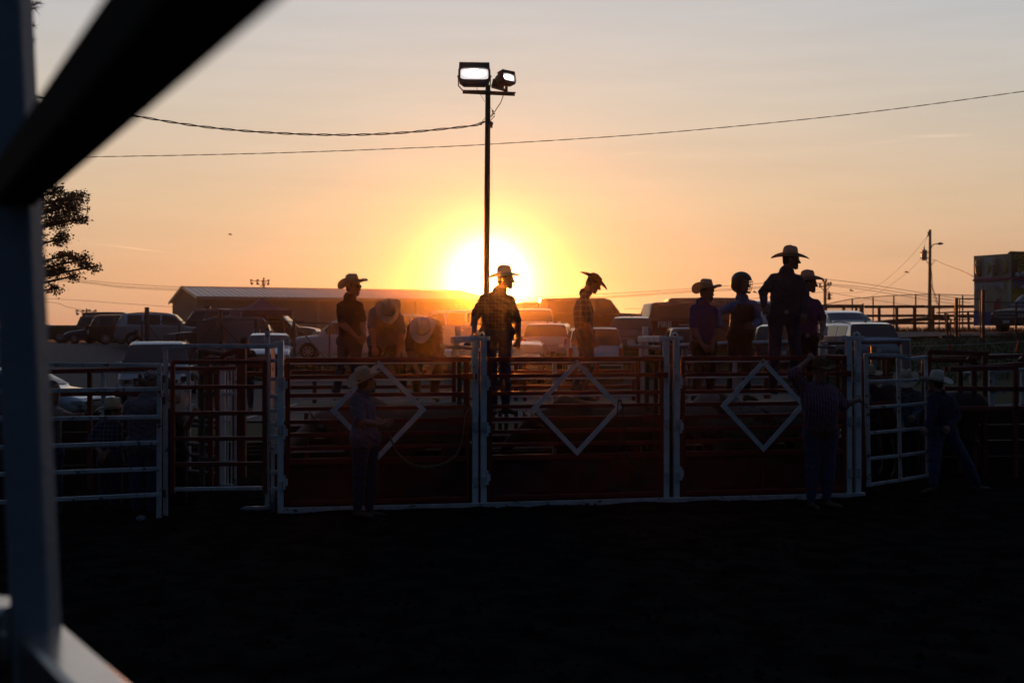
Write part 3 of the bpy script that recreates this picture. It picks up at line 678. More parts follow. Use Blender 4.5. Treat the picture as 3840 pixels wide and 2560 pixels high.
def transformer(t, x, y, w, h, d):
    q = d/F; c = P(x, y, d-.3); mb = MB()
    mb.lathe([(w*q*.46, -h*q/2), (w*q/2, -h*q/2+.04), (w*q/2, h*q/2-.06), (w*q*.54, h*q/2-.06), (w*q*.54, h*q/2-.02), (w*q*.3, h*q/2+.02)], c, seg=16)
    for k in (-.28, .28): mb.beam(P(x-w*.75, y+k*h, d-.25), P(x+w*1.0, y+k*h, d-.1), .09)
    o = mb.build('transformer', GALV, t, smooth=True, sharp=40)
    mb = MB(); mb.lathe([(.06, 0), (.09, .06), (.05, .1), (.08, .16), (.04, .22), (.05, .3), (.01, .36)], P(x, y-h/2, d-.3), seg=10); mb.build('insulator', DGALV, o, smooth=True)
t = thing('utility_pole', (P(3484, 0, 105).x, 105, gz(P(3484, 0, 105).x, 105)), 'tall timber utility pole with street lamp arm and grey transformer', 'utility pole')
mb = MB(); mb.tube([Vector((P(3485, 0, 105).x, 105, 0)), P(3486, 1210, 105), P(3488, 861, 105)], [.2, .18, .11], 12); mb.build('pole', TIMBER, t, smooth=True, sharp=50)
transformer(t, 3466, 957, 20, 38, 105)
mb = MB(); mb.tube([P(3492, 930, 105), P(3496, 920, 105), P(3505, 915, 104.8), P(3520, 914, 104.6)], .045, 8); mb.build('lamp_arm', DGALV, t, smooth=True)
mb = MB(); q = 105/F; mb.lathe([(.03, -11*q), (.11, -8*q), (.13, 0), (.09, 6*q), (.02, 11*q)], P(3527, 913.5, 104.5), axis='x', seg=10); mb.build('lamp_head', DGALV, t, smooth=True)
mb = MB(); mb.tube([P(3474, 978, 105), P(3482, 990, 105), P(3486, 993, 105)], .03, 6); mb.tube([P(3492, 994, 105), P(3500, 985, 105), P(3508, 975, 105), P(3496, 974, 105)], .03, 6)
mb.tube([P(3492, 1005, 105), P(3498, 1080, 104.9), P(3512, 1120, 104.8), P(3520, 1146, 104.7)], .03, 5); mb.tube([P(3491, 1060, 105), P(3503, 1110, 104.8), P(3514, 1142, 104.7)], .025, 5); mb.tube([P(3478, 886, 105), P(3470, 905, 105), P(3466, 930, 105)], .012, 5)
mb.box(P(3482, 876, 104.9), .12, .12, .4); mb.box(P(3479, 884, 104.9), .1, .1, .12); mb.build('service_wires', WIRE, t, smooth=False)
wire('far_wire', 'service drop wire from the tall utility pole to the food trailer', [(3508, 975, 105), (3540, 990, 96), (3600, 1012, 78), (3650, 1036, 62.5)], 0, .022)
wire('far_wire', 'long curved wire dropping left from the top of the tall utility pole', [(3480, 884, 105), (3400, 978, 118), (3300, 1065, 135), (3220, 1096, 145), (3100, 1097, 147)], 0, .014)
wire('far_wire', 'wire with a bird on it dropping left from the tall transformer', [(3456, 968, 105), (3400, 1023, 115), (3320, 1082, 128), (3250, 1120, 136), (3200, 1140, 145)], 0, .014)
def bird(px, py, d, s, label, wing):
    mb = MB(); c = P(px, py, d); mb.tube([c+Vector((-.09, 0, .0))*s, c+Vector((-.04, 0, .035))*s, c+Vector((.03, 0, .01))*s, c+Vector((.13, 0, -.03))*s], [.012*s, .035*s, .035*s, .008*s], 8)
    if wing:
        for k in (-1, 1): mb.add([c+Vector((-.03, 0, .02))*s, c+Vector((.05, 0, .02))*s, c+Vector((.04, k*.18, .06+.03*k))*s, c+Vector((-.01, k*.18, .06+.03*k))*s], [(0, 1, 2, 3)])
    else: mb.box(c+Vector((-.095, 0, .02))*s, .03*s, .03*s, .03*s)
    tag(mb.build('bird', WIRE, smooth=True), label, 'bird')
bird(3400, 1021, 114.9, 2.0, 'small dark bird perched on the wire left of the tall utility pole', False)
bird(3192, 1090, 90, 1.6, 'tiny bird flying right of the crossarm pole', True)
bird(2830, 1096, 90, 1.6, 'tiny bird flying between the helmeted rider and the tall cowboy', True)
bird(862, 880, 90, 1.4, 'tiny bird high in the sky above the barn', True)
t = thing('utility_pole', (P(3094, 0, 148).x, 148, gz(P(3094, 0, 148).x, 148)), 'timber utility pole with braced crossarm and insulators behind the far fence', 'utility pole')
mb = MB(); mb.tube([Vector((P(3094, 0, 148).x, 148, -2)), P(3094, 1054, 148)], .19, 10); mb.build('pole', TIMBER, t, smooth=True, sharp=50)
mb = MB(); mb.beam(P(3071, 1076, 147.7), P(3117, 1068, 147.7), .16); mb.beam(P(3078, 1076, 147.7), P(3092, 1092, 147.7), .09); mb.beam(P(3112, 1072, 147.7), P(3098, 1092, 147.7), .09); mb.build('crossarm', TIMBER, t)
for (x, y) in ((3075, 1068), (3087, 1050), (3098, 1050), (3106, 1064), (3115, 1062)):
    mb = MB(); mb.lathe([(.06, -.25), (.16, -.1), (.1, 0), (.16, .1), (.05, .2)], P(x, y, 147.7), seg=8); mb.build('insulator', DGALV, t)
transformer(t, 3109, 1112, 12, 25, 148)

# ------------------------------------------------------------------ metal barn
MET = mat('tan_metal_cladding', (.31, .28, .26), .45, noise=.25, nscale=.6, metal=.1)
ROOFM = mat('ribbed_metal_roof', (.50, .45, .42), .40, metal=.1, noise=.2, nscale=.8)
TRIM = mat('barn_trim', (.40, .34, .29), .45)
A0 = Vector((-37.0, 135, 0)); bu = Vector((.92, .39, 0)).normalized(); bv = Vector((-bu.y, bu.x, 0)); BL, BW = 37.5, 28.5
EZ, KZ, BZ = 6.16, 7.83, -1.0
def B(s, w, z): return A0+bu*s+bv*w+Vector((0, 0, z))
t = thing('metal_barn', (A0.x+10, 145, -.8), 'long tan metal barn with a low ribbed roof at the left', 'barn')
mb = MB(); mb.add([B(0, 0, BZ), B(BL, 0, BZ), B(BL, 0, EZ), B(0, 0, EZ), B(0, BW, BZ), B(BL, BW, BZ), B(BL, BW, EZ), B(0, BW, EZ), B(0, BW/2, KZ), B(BL, BW/2, KZ)],
                  [(0, 1, 2, 3), (5, 4, 7, 6), (4, 0, 3, 8, 7), (1, 5, 6, 9, 2)])
for i in range(int(BL/.6)): mb.box(B(.3+i*.6, -.03, (BZ+EZ)/2-.1), .09, .06, EZ-BZ-.3, Matrix.Rotation(math.atan2(bu.y, bu.x), 3, 'Z'))
for i in range(int(BW/.6)):
    w = .3+i*.6; zt = EZ+(KZ-EZ)*(1-abs(w-BW/2)/(BW/2)); mb.box(B(-.03, w, (BZ+zt)/2-.08), .06, .09, zt-BZ-.25, Matrix.Rotation(math.atan2(bu.y, bu.x), 3, 'Z'))
mb.build('wall', MET, t)
mb = MB()
for sgn in (0, 1):
    w0, w1 = (-.5, BW/2) if sgn == 0 else (BW+.5, BW/2); z0 = EZ+.02-(KZ-EZ)*.5/(BW/2)
    a, b, c, d_ = B(-.4, w0, z0+.05), B(BL+.4, w0, z0+.05), B(BL+.4, w1, KZ+.07), B(-.4, w1, KZ+.07)
    dn = Vector((0, 0, -.06)); mb.add([a, b, c, d_, a+dn, b+dn, c+dn, d_+dn], [(0, 1, 2, 3), (7, 6, 5, 4), (0, 4, 5, 1), (1, 5, 6, 2), (0, 3, 7, 4)])
    for i in range(int(BL/.75)+1):
        s = -.3+i*.75; mb.beam(B(s, w0, z0+.085), B(s, w1, KZ+.105), .11, .07)
roof = mb.build('roof', ROOFM, t)
mb = MB(); mb.beam(B(-.4, BW/2, KZ+.13), B(BL+.4, BW/2, KZ+.13), .5, .08); mb.build('ridge_cap', TRIM, roof)
mb = MB(); mb.beam(B(-.42, -.58, EZ-.08), B(BL+.42, -.58, EZ-.08), .14, .42); mb.build('gutter', TRIM, t)
for sgn in (0, 1):
    w0 = -.62 if sgn == 0 else BW+.62
    mb = MB(); mb.beam(B(-.45, w0, EZ-.06), B(-.45, BW/2, KZ+.06), .1, .34); mb.build('rake_trim', TRIM, t)
mb = MB(); mb.beam(B(BL+.45, -.62, EZ-.06), B(BL+.45, BW/2, KZ+.06), .1, .34); mb.build('rake_trim', TRIM, t)
mb = MB(); mb.beam(B(-.02, -.06, BZ), B(-.02, -.06, EZ-.3), .8, .08, up=bv); mb.build('corner_trim', TRIM, t)
for s in (14.2, 27): mb = MB(); mb.beam(B(s, -.13, BZ), B(s, -.13, EZ-.3), .5, .12, up=bv); mb.build('downpipe', TRIM, t)
DOORM = mat('pale_roller_door', (.42, .38, .35), .45)
mb = MB(); mb.beam(B(17.6, -.1, 1.2), B(24.6, -.1, 1.2), .04, 4.2); mb.build('roller_door', DOORM, t)

# ------------------------------------------------------------------ canopy tent
TENT = mat('purple_tent_cloth', (.055, .035, .10), .8, bump=.1, bscale=5)
t = thing('canopy_tent', P(985, 1290, 57), 'purple pop up canopy tent between the parked cars and the barn', 'tent')
TD = 57
cor = [P(862, 1166, TD+1.6), P(904, 1168, TD-1.4), P(1096, 1167, TD-1.2), P(1060, 1166, TD+2.0)]
for i in range(4): cor[i].z = 3.22+(0 if i in (1, 2) else 0)
apex = Vector((P(976, 0, TD).x, TD+.3, HC+(H0-1113)*TD/F))
mb = MB(); vs = []; fs = []
for i in range(4):
    a, b = cor[i], cor[(i+1) % 4]; n = 8; base = len(vs)
    for j in range(n+1):
        f = j/n
        for k in range(n+1):
            g = k/n; p = a.lerp(b, g); q = apex.lerp(p, f); sag = -.16*math.sin(math.pi*f)*(1+.5*math.sin(math.pi*g)); q.z += sag*(1 if 0 < f < 1 else 0); vs.append(q)
    fs += [(base+j*(n+1)+k, base+j*(n+1)+k+1, base+(j+1)*(n+1)+k+1, base+(j+1)*(n+1)+k) for j in range(n) for k in range(n)]
mb.add(vs, fs); rf = mb.build('tent_roof', TENT, t, smooth=True)
mb = MB()
for i in range(4):
    a, b = cor[i], cor[(i+1) % 4]; n = 10
    v2 = [a.lerp(b, k/n)+Vector((0, 0, -.0)) for k in range(n+1)]+[a.lerp(b, k/n)+Vector((0, 0, -.28-.03*math.sin(k*2.1))) for k in range(n+1)]
    mb.add(v2, [(k, k+1, n+2+k, n+1+k) for k in range(n)])
mb.build('valance', TENT, t)
for i in range(4):
    a = cor[i].copy(); mb = MB(); mb.beam(a+Vector((0, 0, -.1)), Vector((a.x+[-.3, 0, .4, .2][i], a.y, gz(a.x, a.y))), .04, up=Vector((0, 1, 0))); mb.build('tent_leg', WHITE2, t)

# ------------------------------------------------------------------ chain link fences
def chain_link(name, label, pts, posts, wire_r=.004, pitch=.11, cat='fence', m=DGALV, rail=True, braces=(), kind_post=.06, group=None, bottom=None):
    """pts: (x, ytop, d) polyline of the top rail; mesh hangs down to the ground"""
    q = [P(*p) for p in pts]; t = thing(name, (q[0].x, q[0].y, gz(q[0].x, q[0].y)), label, cat, group)
    cum = [0]
    for a, b in zip(q, q[1:]): cum.append(cum[-1]+math.hypot(b.x-a.x, b.y-a.y))
    def at(l):
        l = min(max(l, 0), cum[-1]-1e-6)
        for i in range(len(q)-1):
            if l <= cum[i+1]: f = (l-cum[i])/(cum[i+1]-cum[i]); p = q[i].lerp(q[i+1], f); return p
    def low(p): return bottom if bottom is not None else gz(p.x, p.y)+.05
    mb = MB(); vs = []; fs = []; l = -2.0
    def strand(a, b):
        o = len(vs); r = wire_r
        for p in (a, b): vs.extend([(p.x, p.y-r, p.z), (p.x+r, p.y+r*.6, p.z), (p.x-r, p.y+r*.6, p.z)])
        fs.extend([(o, o+1, o+4, o+3), (o+1, o+2, o+5, o+4), (o+2, o, o+3, o+5)])
    while l < cum[-1]:
        for sg in (1, -1):
            l0, l1 = (l, l+2) if sg > 0 else (l+2, l)
            pm = at(max(0, min(cum[-1], l))); H = pm.z-low(pm)
            # strand climbs from the bottom at l0 to the top at l0+sg*H
            e0, e1 = l0, l0+sg*H; c0, c1 = 0., 1.
            lo, hi = 0., 1.
            def ff(v): return (v-e0)/(e1-e0)
            ts = sorted((ff(0), ff(cum[-1]))); lo = max(0, ts[0]); hi = min(1, ts[1])
            if hi-lo < .02: continue
            a = at(e0+(e1-e0)*lo); b = at(e0+(e1-e0)*hi)
            za = low(a)+(a.z-low(a))*lo; zb = low(b)+(b.z-low(b))*hi
            strand(Vector((a.x, a.y, za)), Vector((b.x, b.y, zb)))
        l += pitch
    mb.add(vs, fs); mb.build('wire_mesh', m, t)
    if rail:
        mb = MB(); mb.tube(q, .024, 6); mb.build('top_rail', m, t)
    for (x, y, d, r) in posts:
        p = P(x, y, d); mb = MB(); mb.tube([Vector((p.x, p.y, gz(p.x, p.y)-.1)), p], r, 8); mb.build('post', m, t)
    for (a, b) in braces:
        mb = MB(); mb.beam(P(*a), P(*b), .05); mb.build('brace', m, t)
    return t
chain_link('chain_link_fence', 'chain link fence in front of the police cars and silver crossover', [(530, 1206, 49.5), (720, 1204, 49.5), (760, 1206, 49.5), (1140, 1205, 50)],
           [(551, 1152, 49.4, .1), (532, 1206, 49.5, .04), (673, 1207, 49.5, .035), (827, 1160, 49.4, .1), (958, 1207, 49.6, .035), (1100, 1207, 49.8, .06)], braces=(((551, 1215, 49.4), (606, 1280, 49.4)), ((815, 1208, 49.4), (740, 1285, 49.4)), ((822, 1208, 49.4), (895, 1285, 49.4))), pitch=.14, wire_r=.006)
chain_link('chain_link_fence', 'chain link fence in front of the white crossover with its bonnet showing', [(1100, 1210, 48), (1240, 1212, 48), (1420, 1215, 48)],
           [(1104, 1195, 48, .05), (1236, 1212, 48, .035)], braces=(((1106, 1214, 48), (1222, 1343, 46)),), pitch=.14, wire_r=.006)
BANN = mat('silver_mesh_banner', (.20, .20, .24), .6, bump=.3, bscale=60, noise=.3, nscale=20)
for (x0, x1, y0, y1, lab) in ((738, 815, 1201, 1290, 'left silver slatted privacy panel on the chain link fence'), (834, 950, 1201, 1292, 'right silver slatted privacy panel on the chain link fence')):
    mb = MB()
    a, b = P(x0, y1, 49.6), P(x1, y0, 49.6); mb.beam(Vector((a.x, 49.62, (a.z+b.z)/2)), Vector((b.x, 49.62, (a.z+b.z)/2)), .02, b.z-a.z)
    tag(mb.build('privacy_panel', BANN), lab, 'panel', 'silver panels on the chain link fence')
mb = MB(); a = P(608, 1265, 49.3); mb.beam(P(610, 1265, 49.3), P(656, 1265, 49.3), .03, .27)
SIGNM = mat('grey_sign_face', (.30, .30, .32), .6)
t = thing('fence_sign', a, 'pale sign with four lines of writing on the chain link fence', 'sign'); mb.build('sign_board', SIGNM, t)
mb = MB()
for k in range(4):
    for j in range(7): mb.box(P(615+j*6, 1255+k*6.5, 49.27), .045, .01, .028)
mb.build('lettering', PLASTIC, t)
# right hand far fences
RL = [(2980, 1162, 70), (3100, 1140, 70), (3196, 1120, 70), (3274, 1113, 70), (3352, 1108, 70), (3434, 1104, 70), (3522, 1103, 70), (3610, 1106, 70), (3680, 1108, 70)]
chain_link('chain_link_fence', 'tall chain link fence curving over the rise behind the timber rail fence', RL, [(x, y-1, d, .045) for (x, y, d) in RL[1:-1]], pitch=.13, wire_r=.0065)
chain_link('chain_link_fence', 'short chain link fence end behind the two small cars at the right', [(2960, 1143, 62), (3236, 1143, 62)], [(3236, 1138, 62, .05), (3211, 1145, 62, .07), (3020, 1143, 62, .04)], pitch=.13, wire_r=.0065)
t = thing('timber_rail_fence', P(3300, 1240, 66), 'dark timber post and rail fence with three rails on the rise at the right', 'fence')
for y in (1150, 1184, 1212):
    for (xa, xb) in ((2960, 3240), (3242, 3470), (3472, 3670)):
        mb = MB(); mb.beam(P(xa, y, 66+(xa-3200)*.0), P(xb, y-1+(xb-xa)*.001, 66), .06, .15 if y != 1150 else .17); mb.build('rail', TIMBER, t)
for x in (3040, 3164, 3229, 3297, 3363, 3429, 3499, 3583): mb = MB(); p = P(x, 1149, 66.12); mb.beam(Vector((p.x, p.y, gz(p.x, p.y)-.3)), p, .15, .13, up=Vector((0, 1, 0))); mb.build('post', TIMBER, t)
# grey walk gate with posts near the trailer
t = fence('walk_gate', 'steel framed chain link walk gate left of the dark crossover', 'gate',
      [(3595, 1120, 46, 3676, 1120, 46), (3595, 1190, 46, 3676, 1190, 46), (3595, 1262, 46, 3676, 1262, 46)], [(3587, 1116, 0, 46, DGALV, .13), (3598, 1118, 0, 46), (3676, 1120, 0, 46), (3687, 1088, 0, 46, DGALV, .13)], DGALV, .05, round_=True)
chain_link('chain_link_fence', 'chain link run right of the walk gate in front of the food trailer', [(3690, 1132, 46.2), (3900, 1136, 46.2)], [(3810, 1134, 46.2, .04)], pitch=.13, wire_r=.0055)
mb = MB(); mb.beam(P(3528, 1262, 47), P(3584, 1262, 47), .3, .12); mb.beam(P(3552, 1262, 47), P(3552, 1176, 47), .07, up=Vector((0, 1, 0))); mb.beam(P(3546, 1226, 47), P(3560, 1226, 47), .1, .3); mb.beam(P(3562, 1262, 47), P(3566, 1194, 47), .06, up=Vector((0, 1, 0)))
tag(mb.build('hose_stand', DGALV), 'rusty standpipe on a low concrete kerb left of the walk gate', 'standpipe')
t = thing('picnic_table', P(3560, 1225, 60), 'dark picnic table between the timber fence and the food trailer', 'picnic table')
mb = MB(); mb.beam(P(3530, 1172, 60), P(3648, 1168, 60), 1.4, .07); mb.build('table_top', TIMBER, t)
mb = MB(); mb.beam(P(3530, 1200, 59), P(3640, 1197, 59), .3, .06); mb.build('seat', TIMBER, t)
for x in (3545, 3630): mb = MB(); mb.beam(P(x, 1172, 60), P(x+4, 1238, 59.5), .1, up=Vector((0, 1, 0))); mb.build('leg', TIMBER, t)
mb = MB(); mb.tube([P(3290, 1209, 69), P(3400, 1200, 69), P(3560, 1190, 69)], .12, 8); tag(mb.build('log', PLANK, smooth=True), 'long pale log leaning behind the timber rail fence', 'log')

# ------------------------------------------------------------------ food trailer
TY = 60
t = thing('food_trailer', PX(3800, TY+1, gz(26, 60)), 'colourful food trailer with dessert signboards on its roof', 'food trailer')
CREAM = mat('cream_print', (.62, .50, .34), .5, noise=.6, tint2=(.25, .19, .13), nscale=1.3); YEL = mat('yellow_print', (.68, .46, .05), .5, noise=.3, nscale=1.5); BRN = mat('chocolate_print', (.10, .045, .02), .5, noise=.6, tint2=(.14, .07, .03), nscale=1.6)
BLU = mat('blue_print', (.05, .14, .38), .5, noise=.4, nscale=1.5); PNK = mat('pink_print', (.50, .06, .16), .5); WHT = mat('white_print', (.62, .62, .62), .5); RDP = mat('red_print', (.45, .05, .03), .5); BAN = mat('banana_print', (.60, .45, .10), .5); TANP = mat('ice_cream_print', (.45, .27, .12), .5)
x1 = PX(3792, TY, 0).x; x0, x2 = x1-2.4, x1+6.5
g0 = gz(25, 60)+.35; ztop = HC+(H0-1042)*TY/F; zs = HC+(H0-950)*TY/F
yb = TY+6.5
# main body: end wall faces the camera, long side recedes to the right
def quadbox(n, m, xa, xb, ya, yb_, za, zb): mb = MB(); mb.box(((xa+xb)/2, (ya+yb_)/2, (za+zb)/2), xb-xa, yb_-ya, zb-za); return mb.build(n, m, t)
quadbox('end_body', CREAM, x0, x1-.12, TY, TY+.1, g0, ztop-.08)
side = quadbox('side_body', YEL, x1+.004, x2, TY-.05, TY+2.3, g0, ztop-.08)
end_b = quadbox('end_signboard', CREAM, x0, x1, TY-.02, TY+.2, ztop+.03, zs)
side_b = quadbox('side_signboard', BRN, x1+.004, x2, TY-.12, TY+.2, ztop+.03, zs+.08)
quadbox('pink_trim', PNK, x0-.03, x1-.1, TY-.08, TY+.1, ztop-.09, ztop+.02); quadbox('side_pink_trim', PNK, x1-.05, x2, TY-.16, TY+.3, ztop-.09, ztop+.02)
quadbox('blue_skirt', BLU, x1+.01, x2, TY-.09, TY-.052, g0, g0+1.15)
quadbox('blue_base', BLU, x0+.01, x1-.01, TY-.05, TY-.004, g0, g0+.75)
quadbox('corner_trim', WHT, x1-.12, x1-.02, TY-.03, TY-.004, g0+.8, ztop-.1)
quadbox('door', CREAM, x0+1.05, x0+1.75, TY-.045, TY-.004, g0+.3, ztop-.95)
for z in (ztop-.45, ztop-1.62): quadbox('awning_roll', WHT, x1+.5, x2-.1, TY-.3, TY-.1, z-.09, z+.09)
for k, m in ((0, DGALV), (1, DGALV)): mb = MB(); mb.beam((x1+.3+k*2.2, TY+.3, zs+.12), (x1+2.0+k*2.2, TY+.7, zs+.18), .05); mb.build('roof_rack', m, t)
mb = MB()
for i in range(9): mb.beam((x1+2.2+i*.12, TY, zs+.12), (x1+2.2+i*.12, TY+.6, zs+.12), .05, .08)
mb.build('roof_vent', DGALV, t)
random.seed(5)
mb = MB()
for i in range(170):
    x = random.uniform(x1+.1, x2-.1); z = random.uniform(g0+1.2, ztop-.2); a = random.uniform(0, 3.14)
    mb.beam(Vector((x-.08*math.cos(a), TY-.062, z-.08*math.sin(a))), Vector((x+.08*math.cos(a), TY-.062, z+.08*math.sin(a))), .018, .045, mi=random.randrange(4), up=Vector((0, 1, 0)))
mb.build('sprinkle_print', [PNK, WHT, RDP, BLU], side)
mb = MB()   # dripping icing along the top of the side
for i in range(24):
    x = x1+.15+i*.17; h = random.uniform(.15, .5); mb.tube([(x, TY-.058, ztop-.12), (x, TY-.058, ztop-.12-h)], .07, 8)
mb.build('icing_print', BLU, side)
mb = MB()   # pale drips and a flame-like cone on the end wall
for i in range(14):
    x = x0+.12+i*.135; mb.tube([(x, TY-.003, ztop-.2), (x, TY-.003, ztop-.2-random.uniform(.12, .4))], .05, 8, mi=0)
mb.add([(x0+1.55, TY-.05, g0+.35), (x0+1.9, TY-.05, g0+.5), (x0+1.65, TY-.05, g0+1.5), (x0+1.35, TY-.05, g0+1.2), (x0+1.3, TY-.05, g0+.6)], [(0, 1, 2, 3, 4)], 1)
mb.build('drip_print', [WHT, RDP], t)
def banana(mb, cx, y, cz, s, mi, rot=0):
    pts = []; rr = []
    for k in range(9): a = R(-65+k*16+rot); pts.append((cx-s*math.cos(a)*.5, y, cz+s*math.sin(a)*.55)); rr.append(s*.13*math.sin(math.pi*(k+.8)/9.6)+.01)
    mb.tube(pts, rr, 8, mi=mi)
mb = MB()
for (dx, s) in ((.35, .8), (1.45, .8)):
    banana(mb, x0+dx+.30, TY-.06, ztop+.62, -s, 0); mb.lathe([(.04, -.5), (.16, -.35), (.2, .1), (.15, .42), (.04, .5)], (x0+dx, TY-.05, ztop+.65), seg=12, mi=1); mb.box((x0+dx, TY-.26, ztop+.78), .3, .02, .1, mi=2)
mb.add([(x0+.75, TY-.025, ztop+.06), (x0+1.2, TY-.025, ztop+.06), (x0+1.3, TY-.025, zs-.15), (x0+.7, TY-.025, zs-.15)], [(0, 1, 2, 3)], 2)
mb.build('dessert_picture', [BAN, TANP, WHT], end_b, smooth=False)
mb = MB(); text_mb(mb, 'CHOCOLATE\nCOVERED\nBANANAS', .36, (x1+1.15, TY-.135, ztop+.78), (1, 0, 0), (0, 0, 1), depth=.01, bold=.012); mb.build('lettering', YEL, side_b)
mb = MB(); banana(mb, x1+1.7, TY-.15, ztop+.35, 1.2, 0, 40); banana(mb, x1+2.4, TY-.15, ztop+.5, 1.3, 1, 20)
for i in range(6): mb.lathe([(.02, -.14), (.16, -.08), (.17, .05), (.05, .14)], (x1+.3+i*.42, TY-.12, ztop+.16+.06*(i % 2)), seg=10, mi=2)
mb.build('dessert_picture', [BRN, BAN, WHT], side_b)
for k in range(2):
    mb = MB(); mb.lathe([(.34, -.12), (.36, -.08), (.36, .08), (.34, .12)], (x1+1.6+k*.85, TY-.2, gz(26, 60)+.34), axis='y', seg=18); mb.build('wheel', RUBBER, t)

def swing(o, is_end):
    a = R(-63 if is_end else 27); me = o.data
    for v in me.vertices:
        x, y = v.co.x+BASE[t.name].x-x1, v.co.y+BASE[t.name].y-TY
        v.co.x = x1+x*math.cos(a)-y*math.sin(a)-BASE[t.name].x; v.co.y = TY+x*math.sin(a)+y*math.cos(a)-BASE[t.name].y
    for c in o.children: swing(c, is_end)
for o in list(t.children):
    swing(o, o.name.split('.')[0] in ('end_body', 'end_signboard', 'pink_trim', 'blue_base', 'corner_trim', 'door', 'drip_print'))

# stakes and string line, rope sign
for (x, y0, y1, d, lean) in ((3562, 1291, 1330, 33, 0), (3816, 1278, 1320, 34, 5), (2833, 1318, 1345, 30, 3), (3262, 1299, 1326, 30, -3)):
    mb = MB(); mb.beam(P(x-lean, y1, d), P(x+lean, y0, d), .06, .03, up=Vector((0, 1, 0)))
    ORG = mat('fluorescent_orange', (.75, .06, .01), .6)
    tag(mb.build('marker_stake', ORG), {3562: 'orange marker stake on the grass beyond the swing gate', 3816: 'leaning orange marker stake at the right edge', 2833: 'orange marker stake tip between the riders at the right chute', 3262: 'orange marker stake beside the rear of the right crossover'}[x], 'stake', 'orange marker stakes')
wire('string_line', 'thin white string strung between the orange stakes', [(3240, 1300, 32), (3562, 1294, 33), (3816, 1281, 34), (4000, 1276, 35)], 0, .006, m=WHITE)
# ------------------------------------------------------------------ cars
PROF = {
 'suv': dict(top=[(0, .42), (.02, .52), (.10, .565), (.25, .60), (.375, .94), (.44, .99), (.60, 1.0), (.85, .985), (.915, .95), (.975, .64), (.99, .55), (1, .40)], belt=.60, ws=(.265, .375), rw=(.915, .968), sw=[(.315, .50), (.52, .69), (.71, .86)]),
 'truckish': dict(top=[(0, .42), (.015, .55), (.06, .60), (.25, .62), (.335, .95), (.39, .995), (.60, 1.0), (.92, .99), (.955, .96), (.985, .62), (.995, .55), (1, .36)], belt=.61, ws=(.258, .335), rw=(.953, .981), sw=[(.30, .45), (.47, .63), (.65, .90)]),
 'sedan': dict(top=[(0, .38), (.02, .47), (.10, .56), (.28, .64), (.42, .95), (.50, 1.0), (.60, .99), (.72, .93), (.86, .70), (.96, .67), (.985, .58), (1, .40)], belt=.64, ws=(.295, .415), rw=(.735, .85), sw=[(.36, .53), (.55, .72)]),
 'pickup': dict(top=[(0, .42), (.015, .55), (.07, .60), (.23, .62), (.32, .95), (.37, .995), (.52, 1.0), (.565, .97), (.60, .665), (.62, .655), (.97, .655), (.99, .62), (1, .40)], belt=.60, ws=(.24, .32), rw=(.57, .592), sw=[(.29, .42), (.44, .545)]),
 'box': dict(top=[(0, .40), (.02, .52), (.10, .58), (.20, .62), (.29, .94), (.34, .99), (.60, 1.0), (.94, .985), (.965, .95), (.988, .60), (.995, .52), (1, .36)], belt=.60, ws=(.21, .29), rw=(.967, .984), sw=[(.26, .45), (.47, .66), (.68, .90)]),
}
PAINTS = {}
def paint(n, c, metal=.35, rough=.28):
    return mat('car_paint_'+n, c, rough, metal=metal, coat=1.0)
